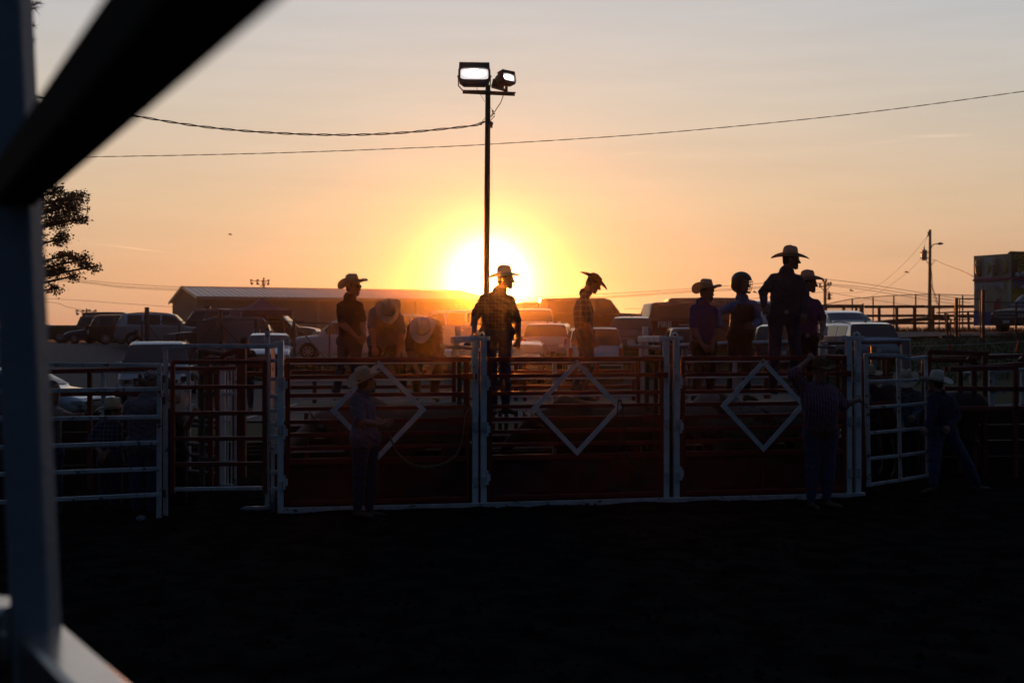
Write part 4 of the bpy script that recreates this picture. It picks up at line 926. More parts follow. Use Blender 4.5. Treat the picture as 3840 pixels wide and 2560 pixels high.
def car(kind, px, d, yaw, L, Wd, H, pm, label, name='parked_car', cat='car', group='cars parked beyond the chutes', z=None, front=True, rack=False, fin=False, plate=True, dark_roof=None, extra=None, tailm=None, px_at=None):
    pr = PROF[kind]; loc = Vector(((px-1920)*d/F, d, 0)); loc.z = gz(loc.x, loc.y)+.02 if z is None else z
    Mz = Matrix.Rotation(R(yaw), 3, 'Z')
    t = thing(name, loc, label, cat, group)
    us = sorted(set([0, .008, .02, .05, .1, .16, .22]+[a for a, _ in pr['top']]+lin(.25, 1, 26)+[.985, .992, .997]))
    tu = [a for a, _ in pr['top']]; tz = [b for _, b in pr['top']]
    def toph(u): return float(np.interp(u, tu, tz))*H
    def sec(u):
        zt = toph(u); w = Wd/2*(1-.16*max(0, 1-u/.10)**2-.10*max(0, (u-.93)/.07)**2)*(1-.02*math.cos(u*6.28))
        zb = .19*H*.75/.9; zb += .06*H*(max(0, 1-u/.06)+max(0, (u-.95)/.05))
        belt = pr['belt']*H*(.94+.08*u); zm = .38*H
        if zt > belt+.05*H:
            k = (zt-belt)/(H-belt); q = w*(1-.20*k); b = belt
            pts = [(w*.90, zb), (w*.985, zb+.07), (w, zm), (w*.985, b-.02), (w*.955, b), (q+.0, zt-.07*H*k*.8), (q*.90, zt-.012), (q*.5, zt), (0, zt+.003)]
        else:
            b = min(belt, zt-.03); pts = [(w*.90, zb), (w*.985, zb+.07), (w, min(zm, zt-.1)), (w*.97, b-.05), (w*.93, b-.01), (w*.88, zt-.012), (w*.75, zt-.003), (w*.4, zt+.006), (0, zt+.01)]
        return pts
    def loc3(x, u, zz): return loc+Mz @ Vector((x, -L/2+u*L, zz))
    mb = MB(); vs = []; ns = 17
    for u in us:
        s_ = sec(u); ring = [(-x, z_) for x, z_ in s_]+[(x, z_) for x, z_ in s_[-2::-1]]
        vs += [loc3(x, u, z_) for x, z_ in ring]
    fs = [(i*ns+k, i*ns+k+1, (i+1)*ns+k+1, (i+1)*ns+k) for i in range(len(us)-1) for k in range(ns-1)]
    fs += [(i*ns, (i+1)*ns, (i+1)*ns+ns-1, i*ns+ns-1) for i in range(len(us)-1)]
    fs += [tuple(range(ns)), tuple(range((len(us)-1)*ns, len(us)*ns))[::-1]]
    mb.add(vs, [f[::-1] for f in fs]); mb.build('body', pm, t, smooth=True, sharp=32)
    def surf(u, v, side):
        s_ = sec(u); v = min(max(v, 0), 8); i = min(int(v), 7); f = v-i
        return loc3(side*(s_[i][0]*(1-f)+s_[i+1][0]*f), u, s_[i][1]*(1-f)+s_[i+1][1]*f)
    def patch(n, us_, vs_, m, side=None, off=.012, par=t):
        """pane following the body surface; side None = across the top"""
        nu = len(us_); vv = [(v, s) for v in vs_ for s in [side]] if side else [(v, -1) for v in vs_]+[(v, 1) for v in vs_[::-1]]
        g = [[surf(u, v, s) for (v, s) in vv] for u in us_]; out = []
        cen = loc+Vector((0, 0, H*.5))
        for i in range(nu):
            for j in range(len(vv)):
                a = g[min(i+1, nu-1)][j]-g[max(i-1, 0)][j]; b = g[i][min(j+1, len(vv)-1)]-g[i][max(j-1, 0)]
                nn = a.cross(b); nn = nn.normalized() if nn.length > 1e-9 else Vector((0, 0, 1))
                if nn.dot(g[i][j]-cen) < 0: nn = -nn
                out.append(g[i][j]+nn*off)
        mb = MB(); w_ = len(vv); mb.add(out, [(i*w_+j, i*w_+j+1, (i+1)*w_+j+1, (i+1)*w_+j) for i in range(nu-1) for j in range(w_-1)])
        return mb.build(n, m, par, smooth=True)
    cosy = math.cos(R(yaw)); showfront = cosy > -.25; showrear = cosy < .25
    if showfront: patch('windscreen', lin(*pr['ws'], 5), [5.15, 6, 7, 8], GLASS)
    if showrear or kind == 'pickup': patch('rear_window', lin(*pr['rw'], 5), [5.2, 6, 7, 8], GLASS)
    # sides that face the camera
    cx = Vector((0, 0, 0))-loc; sides = []
    xr = Mz @ Vector((1, 0, 0)); sides = [1 if xr.dot(Vector((-loc.x, -loc.y, 0))) > 0 else -1]
    for sd in sides:
        for (a, b) in pr['sw']:
            hi = 4.95; patch('side_window', lin(a, b, 5), [4.12, 4.5, hi], GLASS, side=sd)
    # wheels on the visible side and the far side
    rw = .195*H if kind != 'sedan' else .225*H
    for fu in (.17, .80):
        for sd in (-1, 1):
            c = loc3(sd*(Wd/2-.10), fu, rw); w = MB()
            Mq = Mz @ Matrix.Rotation(R(90), 3, 'Y')
            w.lathe([(rw*.6, -.11), (rw*.96, -.115), (rw, -.08), (rw, .08), (rw*.96, .115), (rw*.6, .11)], c, seg=24, M=Mq); wh = w.build('wheel', RUBBER, t, smooth=True, sharp=40)
            if sd in sides:
                w = MB(); w.lathe([(rw*.62, .095*sd), (rw*.66, .118*sd), (rw*.60, .12*sd), (rw*.57, .104*sd)][::1], c, seg=24, M=Mq)
                for k in range(7):
                    a = 2*math.pi*k/7; p0 = Mq @ Vector((math.cos(a)*rw*.1, math.sin(a)*rw*.1, .122*sd)); p1 = Mq @ Vector((math.cos(a)*rw*.62, math.sin(a)*rw*.62, .112*sd))
                    w.beam(c+p0, c+p1, rw*.17, .02, up=xr)
                w.lathe([(rw*.17, .11*sd), (rw*.15, .132*sd)], c, seg=12, M=Mq)
                w.build('rim', RIM, wh)
                # dark arch
                w = MB(); pts = [loc3(sd*(Wd/2+.006), fu+math.cos(R(a))*rw*1.16/L, rw+math.sin(R(a))*rw*1.16) for a in range(-10, 191, 10)]
                pin = [loc3(sd*(Wd/2+.006), fu+math.cos(R(a))*rw*.5/L, rw+math.sin(R(a))*rw*.5) for a in range(-10, 191, 10)]
                n = len(pts); w.add(pts+pin, [(k, k+1, n+k+1, n+k) for k in range(n-1)]); w.build('wheel_arch', PLASTIC, t)
    B3 = lambda x, y, zz: loc+Mz @ Vector((x, y, zz))
    if showfront:
        zf = .375*H
        for sd in (-1, 1):
            mb = MB(); Mh_ = Mz @ Matrix.Rotation(R(-sd*14), 3, 'Z'); mb.box(B3(sd*Wd*.335, -L/2+.0, zf+.015*H), Wd*.17, .10, .075*H, Mh_, taper=.94); mb.box(B3(sd*Wd*.43, -L/2+.10, zf+.02*H), .07, .26, .07*H, Mh_, taper=.9); mb.build('headlight', HEADL, t, smooth=True, sharp=30)
            mb = MB(); mb.box(B3(sd*Wd*.335, -L/2-.055, zf+.015*H), Wd*.07, .02, .045*H, Mh_); mb.build('headlight_lens', PLASTIC, t)
            mb = MB(); mb.box(B3(sd*Wd*.36, -L/2-.045, .255*H), Wd*.12, .03, .045*H, Mz); mb.build('fog_lamp', PLASTIC, t)
        mb = MB(); mb.box(B3(0, -L/2-.02, zf), Wd*.46, .07, .125*H, Mz, taper=1.06); mb.build('grille', PLASTIC, t)
        for k in (-.03, .005): mb = MB(); mb.beam(B3(-Wd*.21, -L/2-.062, zf+k*H), B3(Wd*.21, -L/2-.062, zf+k*H), .012, .018); mb.build('grille_slat', CHROME, t)
        mb = MB(); mb.box(B3(0, -L/2-.03, .25*H), .32, .11, .12, Mz); mb.build('licence_plate', PLATE, t)
        mb = MB(); mb.beam(B3(-Wd*.40, -L/2-.01, .24*H), B3(Wd*.40, -L/2-.01, .24*H), .08, .10*H); mb.build('bumper', PLASTIC, t)
        mb = MB(); mb.beam(B3(-Wd*.25, -L/2-.05, .445*H), B3(Wd*.25, -L/2-.05, .445*H), .02, .022); mb.build('grille_bar', CHROME, t)
    if showrear:
        for sd in (-1, 1):
            if kind in ('sedan',): patch('tail_light', [.955, .975, .99], [3.0, 3.6, 4.3], TAIL, side=sd)
            else: patch('tail_light', [.965, .98, .993], [3.0, 3.7, 4.4], TAIL, side=sd, off=.015)
            mb = MB(); mb.box(B3(sd*Wd*.43, L/2-.05, .55*H), Wd*.07, .08, .15*H, Mz); mb.build('tail_light', TAIL, t)
        mb = MB(); mb.beam(B3(-Wd*.44, L/2-.0, .25*H), B3(Wd*.44, L/2-.0, .25*H), .10, .12*H); mb.build('bumper', PLASTIC if tailm is None else tailm, t)
        if plate: mb = MB(); mb.box(B3(0, L/2+.012, .40*H), .31, .02, .15, Mz); mb.build('licence_plate', PLATE, t)
        mb = MB(); mb.beam(B3(-Wd*.2, L/2+.01, .475*H), B3(Wd*.2, L/2+.01, .475*H), .02, .025); mb.build('trim_strip', CHROME, t)
    for sd in (-1, 1):
        mb = MB(); mb.box(B3(sd*(Wd/2+.09), -L/2+L*(pr['ws'][0]+.055), pr['belt']*H+.07), .19, .1, .13, Mz, taper=.85); mb.build('mirror', pm if kind != 'sedan' else PLASTIC, t)
    for sd in sides:
        for (a, b) in pr['sw'][:2]:
            mb = MB(); mb.beam(B3(sd*(Wd/2+.014), -L/2+L*(b-.035), .545*H), B3(sd*(Wd/2+.014), -L/2+L*(b-.005), .545*H), .02, .025); mb.build('door_handle', CHROME, t)
    if rack:
        for sd in (-1, 1):
            q = [surf(u, 5.85, sd)+Vector((0, 0, .055 if .47 < u < .83 else .0)) for u in (.44, .47, .65, .83, .86)]
            mb = MB(); mb.tube(q, .018, 6); mb.build('roof_rail', PLASTIC if pm is not PAINTS.get('black') else CHROME, t)
    if fin:
        c = surf(.80, 8, 1); mb = MB(); mb.add([c+Mz @ Vector(p) for p in ((-.03, -.12, 0), (.03, -.12, 0), (.03, .07, 0), (-.03, .07, 0), (0, .05, .10), (0, .0, .07))], [(0, 4, 5), (1, 5, 4), (0, 3, 4), (1, 4, 2), (3, 2, 4), (0, 5, 1)]); mb.build('antenna_fin', PLASTIC, t)
    t_info = dict(t=t, B3=B3, surf=surf, patch=patch, Mz=Mz, L=L, W=Wd, H=H, side=sides[0])
    return t_info
pw = PAINTS['white'] = paint('white', (.74, .75, .76), 0); ps = PAINTS['silver'] = paint('silver', (.36, .38, .41), .6)
pk = PAINTS['black'] = paint('black', (.012, .012, .014), .2); pb = PAINTS['blue'] = paint('blue', (.012, .014, .06), .4); prd = PAINTS['red'] = paint('red', (.16, .018, .014), .3)
pg = PAINTS['grey'] = paint('grey', (.09, .085, .09), .5); pgr = paint('green_black', (.02, .022, .02), .3); ppu = paint('purple', (.06, .03, .12), .3); pbr = paint('bronze', (.14, .075, .05), .4)
Tn = dict(name='parked_pickup', cat='pickup')
# far left row
car('pickup', 330, 79, 100, 5.6, 2.0, 1.88, pk, 'black pickup truck with red tail lamp at the far left of the lot', **Tn)
car('box', 150, 84, 100, 5.2, 2.0, 1.35, prd, 'red pickup bed end half hidden by the near post', **Tn)
car('sedan', 400, 70, -100, 4.9, 1.9, 1.40, pb, 'low dark blue coupe facing left between the black pickup and a dark crossover')
car('truckish', 440, 84, 96, 5.0, 2.0, 2.25, pk, 'tall black enclosed truck behind the dark blue coupe', name='parked_truck', cat='truck')
car('suv', 492, 66, 110, 4.7, 1.9, 1.72, pk, 'black crossover with its tail towards the blue coupe')
car('suv', 615, 60, 100, 4.8, 1.92, 1.76, ps, 'silver crossover with black roof rails left of the barn corner', rack=True)
c = car('truckish', 790, 61, -78, 5.0, 2.0, 1.92, pk, 'dark police car with white bonnet edge, left of its twin', name='police_car', cat='police car', group='police cars behind the chain link fence', rack=True)
def lightbar(c, u=.47):
    b = c['surf'](u, 8, 1); mb = MB(); x = c['Mz'] @ Vector((1, 0, 0)); mb.beam(b-x*.55+Vector((0, 0, .09)), b+x*.55+Vector((0, 0, .09)), .28, .11); mb.beam(b-x*.5+Vector((0, 0, .02)), b+x*.5+Vector((0, 0, .02)), .1, .05); mb.build('light_bar', PLASTIC, c['t'])
lightbar(c)
c = car('suv', 830, 54.5, -84, 5.0, 2.0, 1.80, pk, 'black police car with 911 numerals on its rear quarter', name='police_car', cat='police car', group='police cars behind the chain link fence')
mb = MB(); p = c['B3'](-c['side']*0+c['side']*(c['W']/2+.03), c['L']*.33, .58*c['H']); rgt = c['Mz'] @ Vector((0, 1, 0)); text_mb(mb, '9-1-1', .34, p, rgt, (0, 0, 1), depth=.01, bold=.01); mb.build('numerals', WHT, c['t'])
car('suv', 1020, 60, 90, 5.0, 1.9, 1.75, pg, 'dark crossover parked under the purple canopy tent')
car('suv', 1300, 51.5, -86, 4.9, 2.0, 1.80, pw, 'white crossover with its bonnet end beside the black shirted cowboy', rack=False)
car('sedan', 1010, 46.3, 9, 4.8, 1.86, 1.46, pw, 'white sedan facing the camera above the post ladder')
car('truckish', 598, 36.0, 12, 5.2, 2.05, 1.90, pw, 'large white sport utility car facing the camera at the left', rack=True, z=-.03)
car('sedan', 40, 27.5, 78, 4.8, 1.9, 1.30, ps, 'pale car nose poking out beside the near post')
# middle
car('suv', 1545, 58, 92, 4.9, 1.9, 1.74, ps, 'silver crossover glowing between the two bending cowboys')
car('truckish', 1690, 53, -88, 5.2, 2.0, 2.0, pw, 'large pale sport utility car in the glare left of the sun')
car('sedan', 1800, 44, -85, 4.7, 1.85, 1.42, pw, 'pale sedan low in the glare beside the middle chute post')
car('truckish', 2215, 60, 92, 5.8, 2.05, 2.08, pk, 'long black sport utility car behind the cowboy looking down')
car('suv', 2075, 64, 93, 4.9, 1.9, 1.78, pg, 'dark crossover roof far back right of the sun')
car('suv', 2010, 52, 176, 4.7, 1.9, 1.82, ps, 'silver crossover rear in strong glare right of the plaid cowboy', fin=True)
car('suv', 2068, 45.5, 172, 4.6, 1.86, 1.66, ps, 'silver crossover rear end with roof fin beside the walking cowboy', fin=True)
car('sedan', 1962, 41, 172, 4.7, 1.85, 1.47, pg, 'grey sedan behind the hand of the plaid cowboy')
c = car('truckish', 2220, 41.5, 179, 5.0, 2.0, 1.93, pw, 'white sport utility car rear with dark glass behind the walking cowboy', plate=False)
mb = MB(); text_mb(mb, 'GMC', .12, c['B3'](-.55, c['L']/2+.03, .385*c['H']), c['Mz'] @ Vector((-1, 0, 0)), (0, 0, 1), depth=.008, bold=.004); mb.build('badge', CHROME, c['t'])
car('suv', 2374, 47.5, 172, 4.7, 1.86, 1.70, pg, 'grey crossover rear with plate beside the middle divider frame', fin=True)
c = car('truckish', 2625, 50.0, 97, 5.2, 2.05, 2.08, prd, 'dark red fire department car with pale lettering on its side', name='fire_car', cat='fire car', group=None, rack=True)
mb = MB(); sd = c['side']; ry = c['Mz'] @ Vector((0, -1 if sd > 0 else 1, 0)); ry = ry if ry.x > 0 else -ry
p = c['B3'](sd*(c['W']/2+.03), c['L']*.36, .52*c['H']); text_mb(mb, 'FIRE', .34, p, ry, (0, 0, 1), depth=.01, bold=.012)
for q in (-.70, .85): mb.beam(p+ry*(q-.22), p+ry*(q+.22), .01, .05)
mb.build('lettering', WHT, c['t'])
car('box', 2575, 43, 176, 4.2, 1.82, 1.72, pbr, 'boxy van shaped car behind the purple shirted cowboy')
car('suv', 2560, 55, 175, 4.5, 1.8, 1.62, pw, 'pale small crossover roof behind the boxy car')
car('pickup', 2865, 52, 174, 5.6, 2.0, 1.95, pw, 'white pickup cab between the helmeted rider and the tall cowboy', **Tn)
car('suv', 2885, 42.5, 178, 4.7, 1.9, 1.68, prd, 'dark red crossover with pale roof behind the legs of the riders', fin=True)
car('sedan', 3140, 48, 182, 4.8, 1.85, 1.45, pw, 'pale sedan roof beyond the silver crossover at the right')
car('suv', 3185, 41.2, 186, 4.7, 1.88, 1.62, ps, 'silver crossover rear right of the last divider frame', fin=True, rack=True)
car('suv', 3925, 49, -62, 5.0, 2.0, 1.72, mat('dull_black_paint', (.012, .012, .014), .55), 'black crossover with slatted grille at the right edge')
car('box', 2690, 63, 90, 6.0, 2.1, 1.95, prd, 'tall dark red van roof behind the helmeted rider', name='parked_van', cat='van')
# ------------------------------------------------------------------ implicit surfaces for bodies
def surfnet(f, org, h):
    s = f < 0; nx, ny, nz = f.shape
    c = [(i, j, k) for i in (0, 1) for j in (0, 1) for k in (0, 1)]
    sl = lambda a, o: a[o[0]:nx-1+o[0], o[1]:ny-1+o[1], o[2]:nz-1+o[2]]
    cnt = sum(sl(s, o).astype(np.int8) for o in c); act = (cnt > 0) & (cnt < 8)
    idx = np.argwhere(act); acc = np.zeros((len(idx), 3)); num = np.zeros(len(idx))
    for a in c:
        for ax in range(3):
            if a[ax]: continue
            b = list(a); b[ax] = 1
            fa = f[idx[:, 0]+a[0], idx[:, 1]+a[1], idx[:, 2]+a[2]]; fb = f[idx[:, 0]+b[0], idx[:, 1]+b[1], idx[:, 2]+b[2]]
            cr = (fa < 0) != (fb < 0); t = np.where(cr, fa/np.where(cr, fa-fb, 1), 0)
            for q in range(3): acc[:, q] += cr*(a[q]+(t if q == ax else 0))
            num += cr
    v = (idx+acc/num[:, None])*h+np.array(org)
    gi = -np.ones(act.shape, int); gi[act] = np.arange(len(idx)); F_ = []
    for ax in range(3):
        u, w = (ax+1) % 3, (ax+2) % 3
        lo = [0]*3; lo[u] = 1; lo[w] = 1
        hi = [nx-1, ny-1, nz-1]
        r = [slice(lo[q], hi[q]) for q in range(3)]
        r2 = list(r); r2[ax] = slice(lo[ax]+1, hi[ax]+1)
        r1 = list(r); A = s[tuple(r1)]; B_ = s[tuple(r2)]
        e = np.argwhere(A != B_)+np.array(lo)
        if not len(e): continue
        inside = s[e[:, 0], e[:, 1], e[:, 2]]
        def g(du, dw):
            q = e.copy(); q[:, u] -= du; q[:, w] -= dw; return gi[q[:, 0], q[:, 1], q[:, 2]]
        quad = np.stack([g(1, 1), g(0, 1), g(0, 0), g(1, 0)], 1)
        quad[~inside] = quad[~inside][:, ::-1]; F_.append(quad)
    return v, np.concatenate(F_)
def grid_for(lo, hi, h):
    n = [int((b-a)/h)+3 for a, b in zip(lo, hi)]
    g = np.stack(np.meshgrid(*[np.arange(k)*h+a for k, a in zip(n, lo)], indexing='ij'), -1).astype(np.float32)
    return g
def caps(p, a, b, ra, rb):
    a = np.array(a, np.float32); b = np.array(b, np.float32); ba = b-a; l2 = max(float(ba@ba), 1e-9)
    t = np.clip(((p-a)@ba)/l2, 0, 1); q = p-a-t[..., None]*ba
    return np.sqrt((q*q).sum(-1))-(ra+(rb-ra)*t)
def ell(p, c, r, M=None):
    q = p-np.array(c, np.float32)
    if M is not None: q = q@np.array(M, np.float32)
    r = np.array(r, np.float32); k0 = np.sqrt(((q/r)**2).sum(-1)); k1 = np.sqrt(((q/(r*r))**2).sum(-1))
    return k0*(k0-1)/np.maximum(k1, 1e-6)
def smin(a, b, k):
    h = np.clip(.5+.5*(b-a)/k, 0, 1); return b*(1-h)+a*h-k*h*(1-h)
def implicit(prims, h, pad=.06, wr=0.):
    """prims: (kind, params, material, blend). Returns verts, quads, material per face"""
    pts = []
    for k, pr, m, bl in prims:
        if k == 'c': pts += [np.array(pr[0])-pr[2], np.array(pr[0])+pr[2], np.array(pr[1])-pr[3], np.array(pr[1])+pr[3]]
        else: pts += [np.array(pr[0])-max(pr[1]), np.array(pr[0])+max(pr[1])]
    pts = np.array([np.array(p, float) for p in pts]); lo = pts.min(0)-pad; hi = pts.max(0)+pad
    g = grid_for(lo, hi, h); f = None
    for k, pr, m, bl in prims:
        # evaluate only near the primitive
        if k == 'c': a = np.minimum(np.array(pr[0])-pr[2], np.array(pr[1])-pr[3])-.10; b = np.maximum(np.array(pr[0])+pr[2], np.array(pr[1])+pr[3])+.10
        else: a = np.array(pr[0])-max(pr[1])-.10; b = np.array(pr[0])+max(pr[1])+.10
        i0 = np.maximum(((a-lo)/h).astype(int), 0); i1 = np.minimum(((b-lo)/h).astype(int)+2, g.shape[:3])
        s_ = tuple(slice(x, y) for x, y in zip(i0, i1)); sub = g[s_]
        d = caps(sub, *pr) if k == 'c' else ell(sub, *pr)
        if f is None: f = np.full(g.shape[:3], .5, np.float32)
        f[s_] = smin(f[s_], d, bl) if bl > 0 else np.minimum(f[s_], d)
    if wr:
        f = f+wr*(np.sin(g[..., 2]*47+np.sin(g[..., 0]*23)*2+g[..., 1]*9)*np.sin(g[..., 0]*31+g[..., 2]*12)+.6*np.sin(g[..., 2]*83+g[..., 0]*35+g[..., 1]*20))
    v, q = surfnet(f, lo, h)
    cen = v[q].mean(1); best = np.full(len(q), 9.); mi = np.zeros(len(q), int)
    for k, pr, m, bl in prims:
        d = caps(cen, *pr) if k == 'c' else ell(cen, *pr)
        w = d < best-1e-5; best[w] = d[w]; mi[w] = m
    return v, q, mi

# ------------------------------------------------------------------ cloth, skin, felt
def cloth(name, c1, c2=None, kind=None, sc=18, rough=.9):
    if name in MATS: return MATS[name]
    m = mat(name, c1, rough, spec=.2)
    nt = m.node_tree; N = nt.nodes; L = nt.links; b = N['Principled BSDF']; b.inputs['Sheen Weight'].default_value = .15
    tc = N.new('ShaderNodeTexCoord')
    if kind:
        mx = N.new('ShaderNodeMix'); mx.data_type = 'RGBA'; mx.inputs[6].default_value = (*c1, 1); mx.inputs[7].default_value = (*c2, 1)
        if kind == 'plaid':
            ws = []
            for d in ('X', 'Z'):
                w = N.new('ShaderNodeTexWave'); w.bands_direction = d; w.inputs['Scale'].default_value = sc; w.inputs['Distortion'].default_value = .6; L.new(tc.outputs['Object'], w.inputs[0])
                r = N.new('ShaderNodeMapRange'); r.inputs[1].default_value = .72; r.inputs[2].default_value = .9; L.new(w.outputs[1], r.inputs[0]); ws.append(r.outputs[0])
            mm = N.new('ShaderNodeMath'); mm.operation = 'ADD'; L.new(ws[0], mm.inputs[0]); L.new(ws[1], mm.inputs[1]); k = N.new('ShaderNodeMath'); k.operation = 'MULTIPLY'; k.inputs[1].default_value = .5; L.new(mm.outputs[0], k.inputs[0]); L.new(k.outputs[0], mx.inputs[0])
        elif kind == 'stripe':
            w = N.new('ShaderNodeTexWave'); w.bands_direction = 'X'; w.inputs['Scale'].default_value = sc; w.inputs['Distortion'].default_value = 1.2; w.inputs['Detail Scale'].default_value = .5; L.new(tc.outputs['Object'], w.inputs[0])
            r = N.new('ShaderNodeMapRange'); r.inputs[1].default_value = .5; r.inputs[2].default_value = .7; L.new(w.outputs[1], r.inputs[0]); L.new(r.outputs[0], mx.inputs[0])
        else:
            w = N.new('ShaderNodeTexVoronoi'); w.inputs['Scale'].default_value = sc*4; L.new(tc.outputs['Object'], w.inputs[0])
            r = N.new('ShaderNodeMapRange'); r.inputs[1].default_value = .25; r.inputs[2].default_value = .4; r.inputs[3].default_value = 1; r.inputs[4].default_value = 0; L.new(w.outputs[0], r.inputs[0]); L.new(r.outputs[0], mx.inputs[0])
        L.new(mx.outputs[2], b.inputs['Base Color'])
    nz = N.new('ShaderNodeTexNoise'); nz.inputs['Scale'].default_value = 14; nz.inputs['Detail'].default_value = 5; L.new(tc.outputs['Object'], nz.inputs[0])
    bp = N.new('ShaderNodeBump'); bp.inputs['Strength'].default_value = .5; bp.inputs['Distance'].default_value = .03; L.new(nz.outputs[0], bp.inputs['Height']); L.new(bp.outputs[0], b.inputs['Normal'])
    return m
SKIN = mat('skin', (.25, .135, .09), .55, noise=.2, nscale=12); SKIN.node_tree.nodes['Principled BSDF'].inputs['Subsurface Weight'].default_value = .0
HAIR = mat('dark_hair', (.025, .016, .01), .8); DENIM = cloth('dark_denim', (.022, .035, .075)); DENIMB = cloth('black_jeans', (.012, .013, .018)); DENIML = cloth('blue_denim', (.024, .042, .11))
BOOT = mat('boot_leather', (.05, .032, .02), .6, bump=.2); BELT = mat('belt_leather', (.03, .016, .01), .5)
STRAW = mat('pale_straw', (.66, .58, .45), .8, noise=.4, nscale=30, bump=.5, bscale=120); FELT = mat('cream_felt', (.64, .58, .50), .9, bump=.1, bscale=90); DSTRAW = mat('brown_straw', (.13, .08, .045), .8, bump=.5, bscale=110, noise=.5, nscale=30)
def translucent(m, amt):
    nt = m.node_tree; L = nt.links; b = nt.nodes['Principled BSDF']; o = nt.nodes['Material Output']
    tr = nt.nodes.new('ShaderNodeBsdfTranslucent'); mx = nt.nodes.new('ShaderNodeMixShader'); mx.inputs[0].default_value = amt
    src = b.inputs['Base Color'].links
    if src: L.new(src[0].from_socket, tr.inputs[0])
    L.new(b.outputs[0], mx.inputs[1]); L.new(tr.outputs[0], mx.inputs[2]); L.new(mx.outputs[0], o.inputs[0])
translucent(STRAW, .45); translucent(FELT, .35); translucent(DSTRAW, .3)
BAND = mat('hat_band', (.06, .035, .02), .6); LENSD = mat('dark_lens', (.01, .01, .01), .08); BUCK = mat('silver_buckle', (.5, .45, .38), .3, metal=1)
EYE = mat('eye', (.5, .48, .45), .2)

def hat(parent, c, M, m=STRAW, brim=.115, curl=.075, size=1., crown=.142, wide=.0, dip=.02):
    curl *= .68
    """M columns: right, forward, up of the hat. c: centre of the head band"""
    a0, b0 = .083*size, .100*size; n = 48; mb = MB()
    def put(x, y, z): return c+M @ Vector((x, y, z))
    rows = []
    for r in range(7):      # brim from band outward
        f = r/6; row = []
        for i in range(n):
            q = 2*math.pi*i/n; cx, cy = math.cos(q), math.sin(q)
            rx = (a0+(brim*.92+wide)*size*f); ry = (b0+brim*1.05*size*f)
            side = abs(cx)**1.6; z = curl*size*side*f**1.7*1.25-dip*size*(abs(cy)**2.2)*f**1.4
            rx2 = rx-curl*.35*side*f**2*size
            row.append((rx2*cx, ry*cy, z))
        rows.append(row)
    vs = []; th = .0035
    for row in rows: vs += [put(x, y, z+th) for x, y, z in row]
    for row in rows: vs += [put(x, y, z-th) for x, y, z in row]
    R_ = len(rows); fs = [(r*n+i, r*n+(i+1) % n, (r+1)*n+(i+1) % n, (r+1)*n+i) for r in range(R_-1) for i in range(n)]
    fs = [f[::-1] for f in fs]+[tuple(x+R_*n for x in f) for f in fs]+[((R_-1)*n+i, (R_-1)*n+(i+1) % n, (2*R_-1)*n+(i+1) % n, (2*R_-1)*n+i) for i in range(n)]
    mb.add(vs, fs)
    prof = [(1.0, -.005), (1.0, .02), (.97, .05), (.93, .08), (.88, .103), (.80, .115), (.62, .120), (.38, .121), (.15, .121)]
    vs = []
    for (k, z) in prof:
        for i in range(n):
            q = 2*math.pi*i/n; x, y = a0*k*math.cos(q), b0*k*math.sin(q)
            zz = z/.118*crown*size
            if z > .07:
                w = min(1, (z-.07)/.045)
                zz -= w*.030*size*math.exp(-(x/(.022*size))**2)            # crease along the middle
                zz += w*.010*size*(-y/b0)*-1 if y < 0 else 0
                pin = math.exp(-((y-.065*size)/(.035*size))**2)*math.exp(-((abs(x)-.055*size)/(.022*size))**2)
                zz -= w*.028*size*pin; x *= 1-.14*w*math.exp(-((y-.06*size)/(.04*size))**2)
            vs.append(put(x, y, zz))
    R2 = len(prof); fs = [(r*n+i, r*n+(i+1) % n, (r+1)*n+(i+1) % n, (r+1)*n+i) for r in range(R2-1) for i in range(n)]+[tuple(range((R2-1)*n, R2*n))]
    mb.add(vs, fs); h_ = mb.build('hat', m, parent, smooth=True, sharp=60)
    mb = MB(); ring = [(a0*1.012*math.cos(2*math.pi*i/n), b0*1.012*math.sin(2*math.pi*i/n)) for i in range(n)]
    vs = [put(x, y, .004*size) for x, y in ring]+[put(x*.995, y*.995, .018*size) for x, y in ring]
    mb.add(vs, [(i, (i+1) % n, n+(i+1) % n, n+i) for i in range(n)]); mb.build('hat_band', BAND, h_, smooth=True)
    return h_

def head_prims(c, M, skin=0, hair=1, sc=1.):
    """c: centre between the eyes' depth inside the skull"""
    def T(x, y, z): return tuple(c+M @ (Vector((x, y, z))*sc))
    e = lambda x, y, z, r, m, b=.012: ('e', (T(x, y, z), tuple(k*sc for k in r), np.array(M)), m, b)
    k = lambda a, b_, ra, rb, m, b=.012: ('c', (T(*a), T(*b_), ra*sc, rb*sc), m, b)
    P_ = [e(0, -.012, .035, (.074, .094, .088), hair, .01), e(0, .008, .02, (.068, .086, .085), skin, .02), e(0, .028, -.045, (.056, .062, .062), skin, .025),
          k((-.045, .0, -.055), (-.02, .062, -.098), .022, .020, skin, .02), k((.045, .0, -.055), (.02, .062, -.098), .022, .020, skin, .02), e(0, .078, -.096, (.022, .018, .018), skin, .015),
          k((0, .088, .012), (0, .112, -.030), .009, .013, skin, .010), e(-.014, .096, -.034, (.010, .011, .008), skin, .008), e(.014, .096, -.034, (.010, .011, .008), skin, .008),
          k((-.036, .080, .026), (.036, .080, .026), .012, .012, skin, .014), k((-.020, .087, -.062), (.020, .087, -.062), .0085, .0085, skin, .008), k((-.017, .085, -.074), (.017, .085, -.074), .009, .009, skin, .008),
          e(-.078, -.005, -.012, (.010, .020, .032), skin, .006), e(.078, -.005, -.012, (.010, .020, .032), skin, .006),
          e(0, -.055, -.02, (.062, .045, .06), hair, .02)]
    return P_
